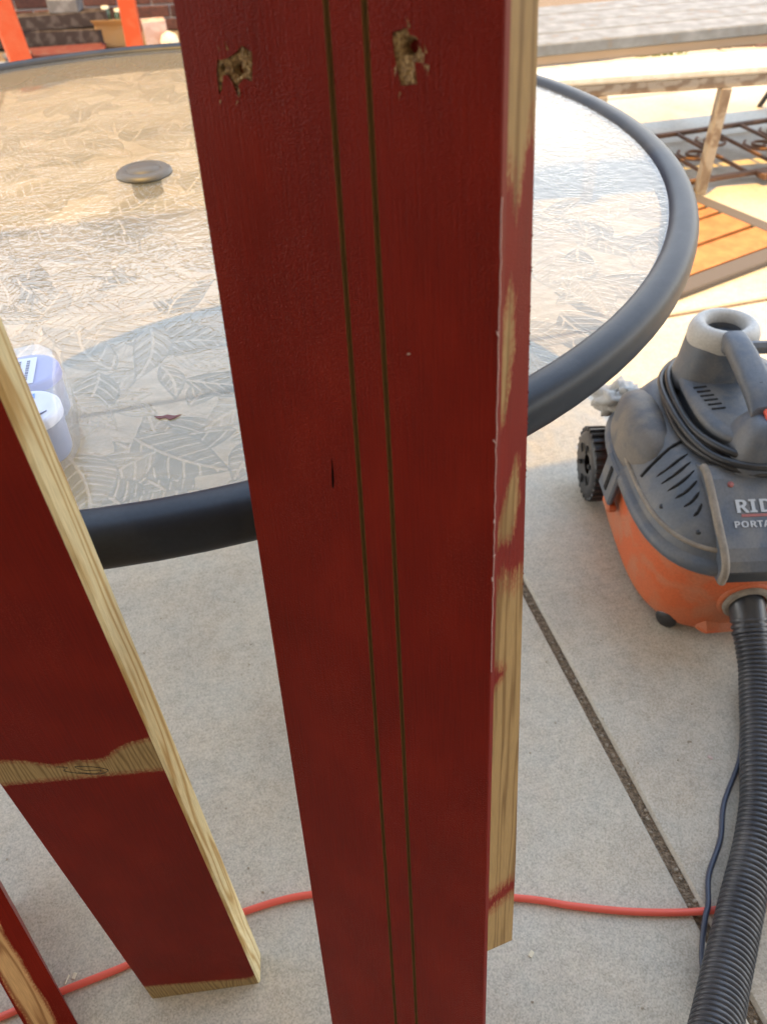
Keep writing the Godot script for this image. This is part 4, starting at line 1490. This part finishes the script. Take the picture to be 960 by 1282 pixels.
	add_lathe(ringm, [Vector2(0.039, 0.004), Vector2(0.039, 0.012), Vector2(0.035, 0.0145), Vector2(0.030, 0.0145)], 36, px)
	obj("port_ring", done(ringm), M.dust, tank)
	build_hose()
	build_rag()

func ellipse_ring(h: float, a: float, b: float, dz: float) -> Array:
	var ring := []
	for k in 32:
		var t := TAU * k / 32.0
		var c := cos(t)
		var s := sin(t)
		ring.append(Vector3(signf(c) * pow(absf(c), 0.75) * a, h, dz - signf(s) * pow(absf(s), 0.75) * b))
	return ring

func word(text: String, size: float, b: Basis, at: Vector3, m: Material, parent: Node3D, stretch := 1.0) -> void:
	var t := TextMesh.new()
	var f := SystemFont.new()
	f.font_names = PackedStringArray(["Droid Sans"])
	f.font_weight = 700
	t.font = f
	t.text = text
	t.font_size = 32
	t.pixel_size = size / 32.0
	t.depth = 0.0006
	t.horizontal_alignment = HORIZONTAL_ALIGNMENT_LEFT
	t.vertical_alignment = VERTICAL_ALIGNMENT_CENTER
	var o := obj("lettering", t, m, parent, at)
	o.basis = b * Basis.from_scale(Vector3(stretch, 1, 1))

func build_hose() -> void:
	var h := thing("vacuum_hose", "black corrugated hose running from the vacuum towards the lower corner", "hose", V(0.586, 0, 0.83))
	var o := h.position
	var raw := [V(0.585, 0.100, 0.845), V(0.5865, 0.094, 0.82), V(0.587, 0.070, 0.785), V(0.584, 0.048, 0.735), V(0.573, 0.036, 0.69), V(0.555, 0.031, 0.63), V(0.535, 0.031, 0.575), V(0.513, 0.031, 0.515), V(0.480, 0.031, 0.45), V(0.444, 0.034, 0.392), V(0.410, 0.044, 0.338), V(0.375, 0.062, 0.285), V(0.338, 0.088, 0.230), V(0.29, 0.125, 0.165), V(0.23, 0.17, 0.09)]
	var path := smooth_path(raw, 24)
	# resample every 1.35 mm
	var curve := Curve3D.new()
	for p in path:
		curve.add_point(p - o)
	var total := curve.get_baked_length()
	var cuff := []
	var cr := []
	var s := 0.0
	while s < 0.068:
		cuff.append(curve.sample_baked(s))
		cr.append(0.0335 if s < 0.006 else (0.0285 if s < 0.05 else 0.0262))
		s += 0.0034
	obj("cuff", tube(cuff, cr, 28), M.hose, h)
	for k in 3:
		var rs := [curve.sample_baked(0.046 + k * 0.010), curve.sample_baked(0.049 + k * 0.010), curve.sample_baked(0.052 + k * 0.010)]
		obj("cuff_rib", tube(rs, [0.0282, 0.0298, 0.0282], 28), M.hose, h)
	var pts := []
	var rr := []
	s = 0.066
	var pitch := 0.0080
	while s < total:
		var ph := fmod(s, pitch) / pitch
		pts.append(curve.sample_baked(s))
		rr.append(0.0238 + 0.0042 * sqrt(maxf(sin(ph * PI), 0.0)))
		s += pitch / 8.0
	obj("corrugated_tube", tube(pts, rr, 26), M.hose, h)

func build_rag() -> void:
	# crumpled pale rag hung behind the left shoulder of the vacuum
	var r := FastNoiseLite.new()
	r.seed = 17
	r.frequency = 22.0
	var st := begin()
	var rings := []
	for i in 17:
		var ph := -PI / 2 + PI * i / 16.0
		var ring := []
		for k in 28:
			var a := TAU * k / 28.0
			var d := Vector3(cos(ph) * cos(a), sin(ph), cos(ph) * sin(a))
			var q := 1.0 + 0.75 * r.get_noise_3dv(d * 0.08) + 0.3 * r.get_noise_3dv(d * 0.2)
			ring.append(Vector3(d.x * 0.052, d.y * 0.026, d.z * 0.036) * q)
		rings.append(ring)
	add_skin(st, rings, true, false)
	var rag := obj("rag", done(st), M.white_plastic, self, V(0.467, 0.196, 1.272))
	tag(rag, "crumpled white rag tucked behind the shoulder of the vacuum", "rag")
	var cl := thing("metal_clip", "thin grey metal rod sticking out beside the white rag", "rod", V(0.437, 0.2, 1.275))
	obj("rod", tube([Vector3(0.02, -0.012, 0.01), Vector3(-0.022, 0.004, -0.028), Vector3(-0.045, 0.01, -0.05)], 0.004, 8), M.dust, cl)

func build_cords() -> void:
	var p := smooth_path([V(-0.72, 0.0047, 0.23), V(-0.55, 0.0047, 0.275), V(-0.426, 0.0047, 0.320), V(-0.347, 0.0047, 0.348), V(-0.27, 0.0047, 0.382), V(-0.195, 0.0047, 0.410), V(-0.116, 0.0047, 0.426), V(0.0, 0.0047, 0.425), V(0.161, 0.0047, 0.411), V(0.233, 0.0047, 0.398), V(0.314, 0.0047, 0.388), V(0.397, 0.0047, 0.386), V(0.485, 0.0047, 0.395), V(0.62, 0.0047, 0.42), V(0.8, 0.0047, 0.43)], 10)
	tag(obj("extension_cord", tube(p, 0.0046, 10), M.cord, self), "orange extension cord running across the concrete behind the boards", "cord")
	var q := smooth_path([V(0.60, 0.004, 0.74), V(0.551, 0.004, 0.665), V(0.521, 0.004, 0.599), V(0.475, 0.004, 0.532), V(0.452, 0.004, 0.480), V(0.420, 0.0045, 0.432), V(0.404, 0.0125, 0.392), V(0.393, 0.0125, 0.372), V(0.378, 0.004, 0.330), V(0.37, 0.004, 0.28)], 10)
	tag(obj("power_cable", tube(q, 0.0036, 8), M.cable, self), "thin dark blue cable lying beside the corrugated hose", "cable")
	var rng := RandomNumberGenerator.new()
	rng.seed = 88
	# white chips and shavings on the concrete
	for e in [[0.166, 0.344, 0.0032, "small white chip on the concrete beside the foot of the grooved post"], [-0.422, 0.335, 0.0045, "pale wood shaving on the concrete beside the corner board"], [-0.414, 0.339, 0.003, "tiny white flake next to the pale wood shaving"], [0.48, 0.606, 0.003, "small pink paint flake on the concrete beside the hose"]]:
		var c := obj("chip", box(Vector3(e[2] * (1.6 if e[2] < 0.004 else 0.5), e[2] * 0.4, e[2] * 2.6), e[2] * 0.2), M.cream if e[2] != 0.003 or e[0] < 0 else M.pink, self, V(e[0], e[2] * 0.21, e[1]))
		c.rotation.y = rng.randf() * 3.0
		tag(c, e[3], "debris", "scraps on the concrete")
	var st := begin()
	for k in 140:
		var x := rng.randf_range(-0.6, 0.6)
		var f := rng.randf_range(0.24, 1.0)
		var r := rng.randf_range(0.0004, 0.0013)
		add_box(st, Vector3(r * 2, r, r * 3), r * 0.3, Transform3D(Basis.from_euler(Vector3(0, rng.randf() * 6, 0)), V(x, r * 0.5, f)))
	var g := obj("sawdust", done(st), M.pebble, self)
	g.set_meta("kind", "stuff")
	g.set_meta("label", "crumbs of sawdust and grit scattered on the concrete")
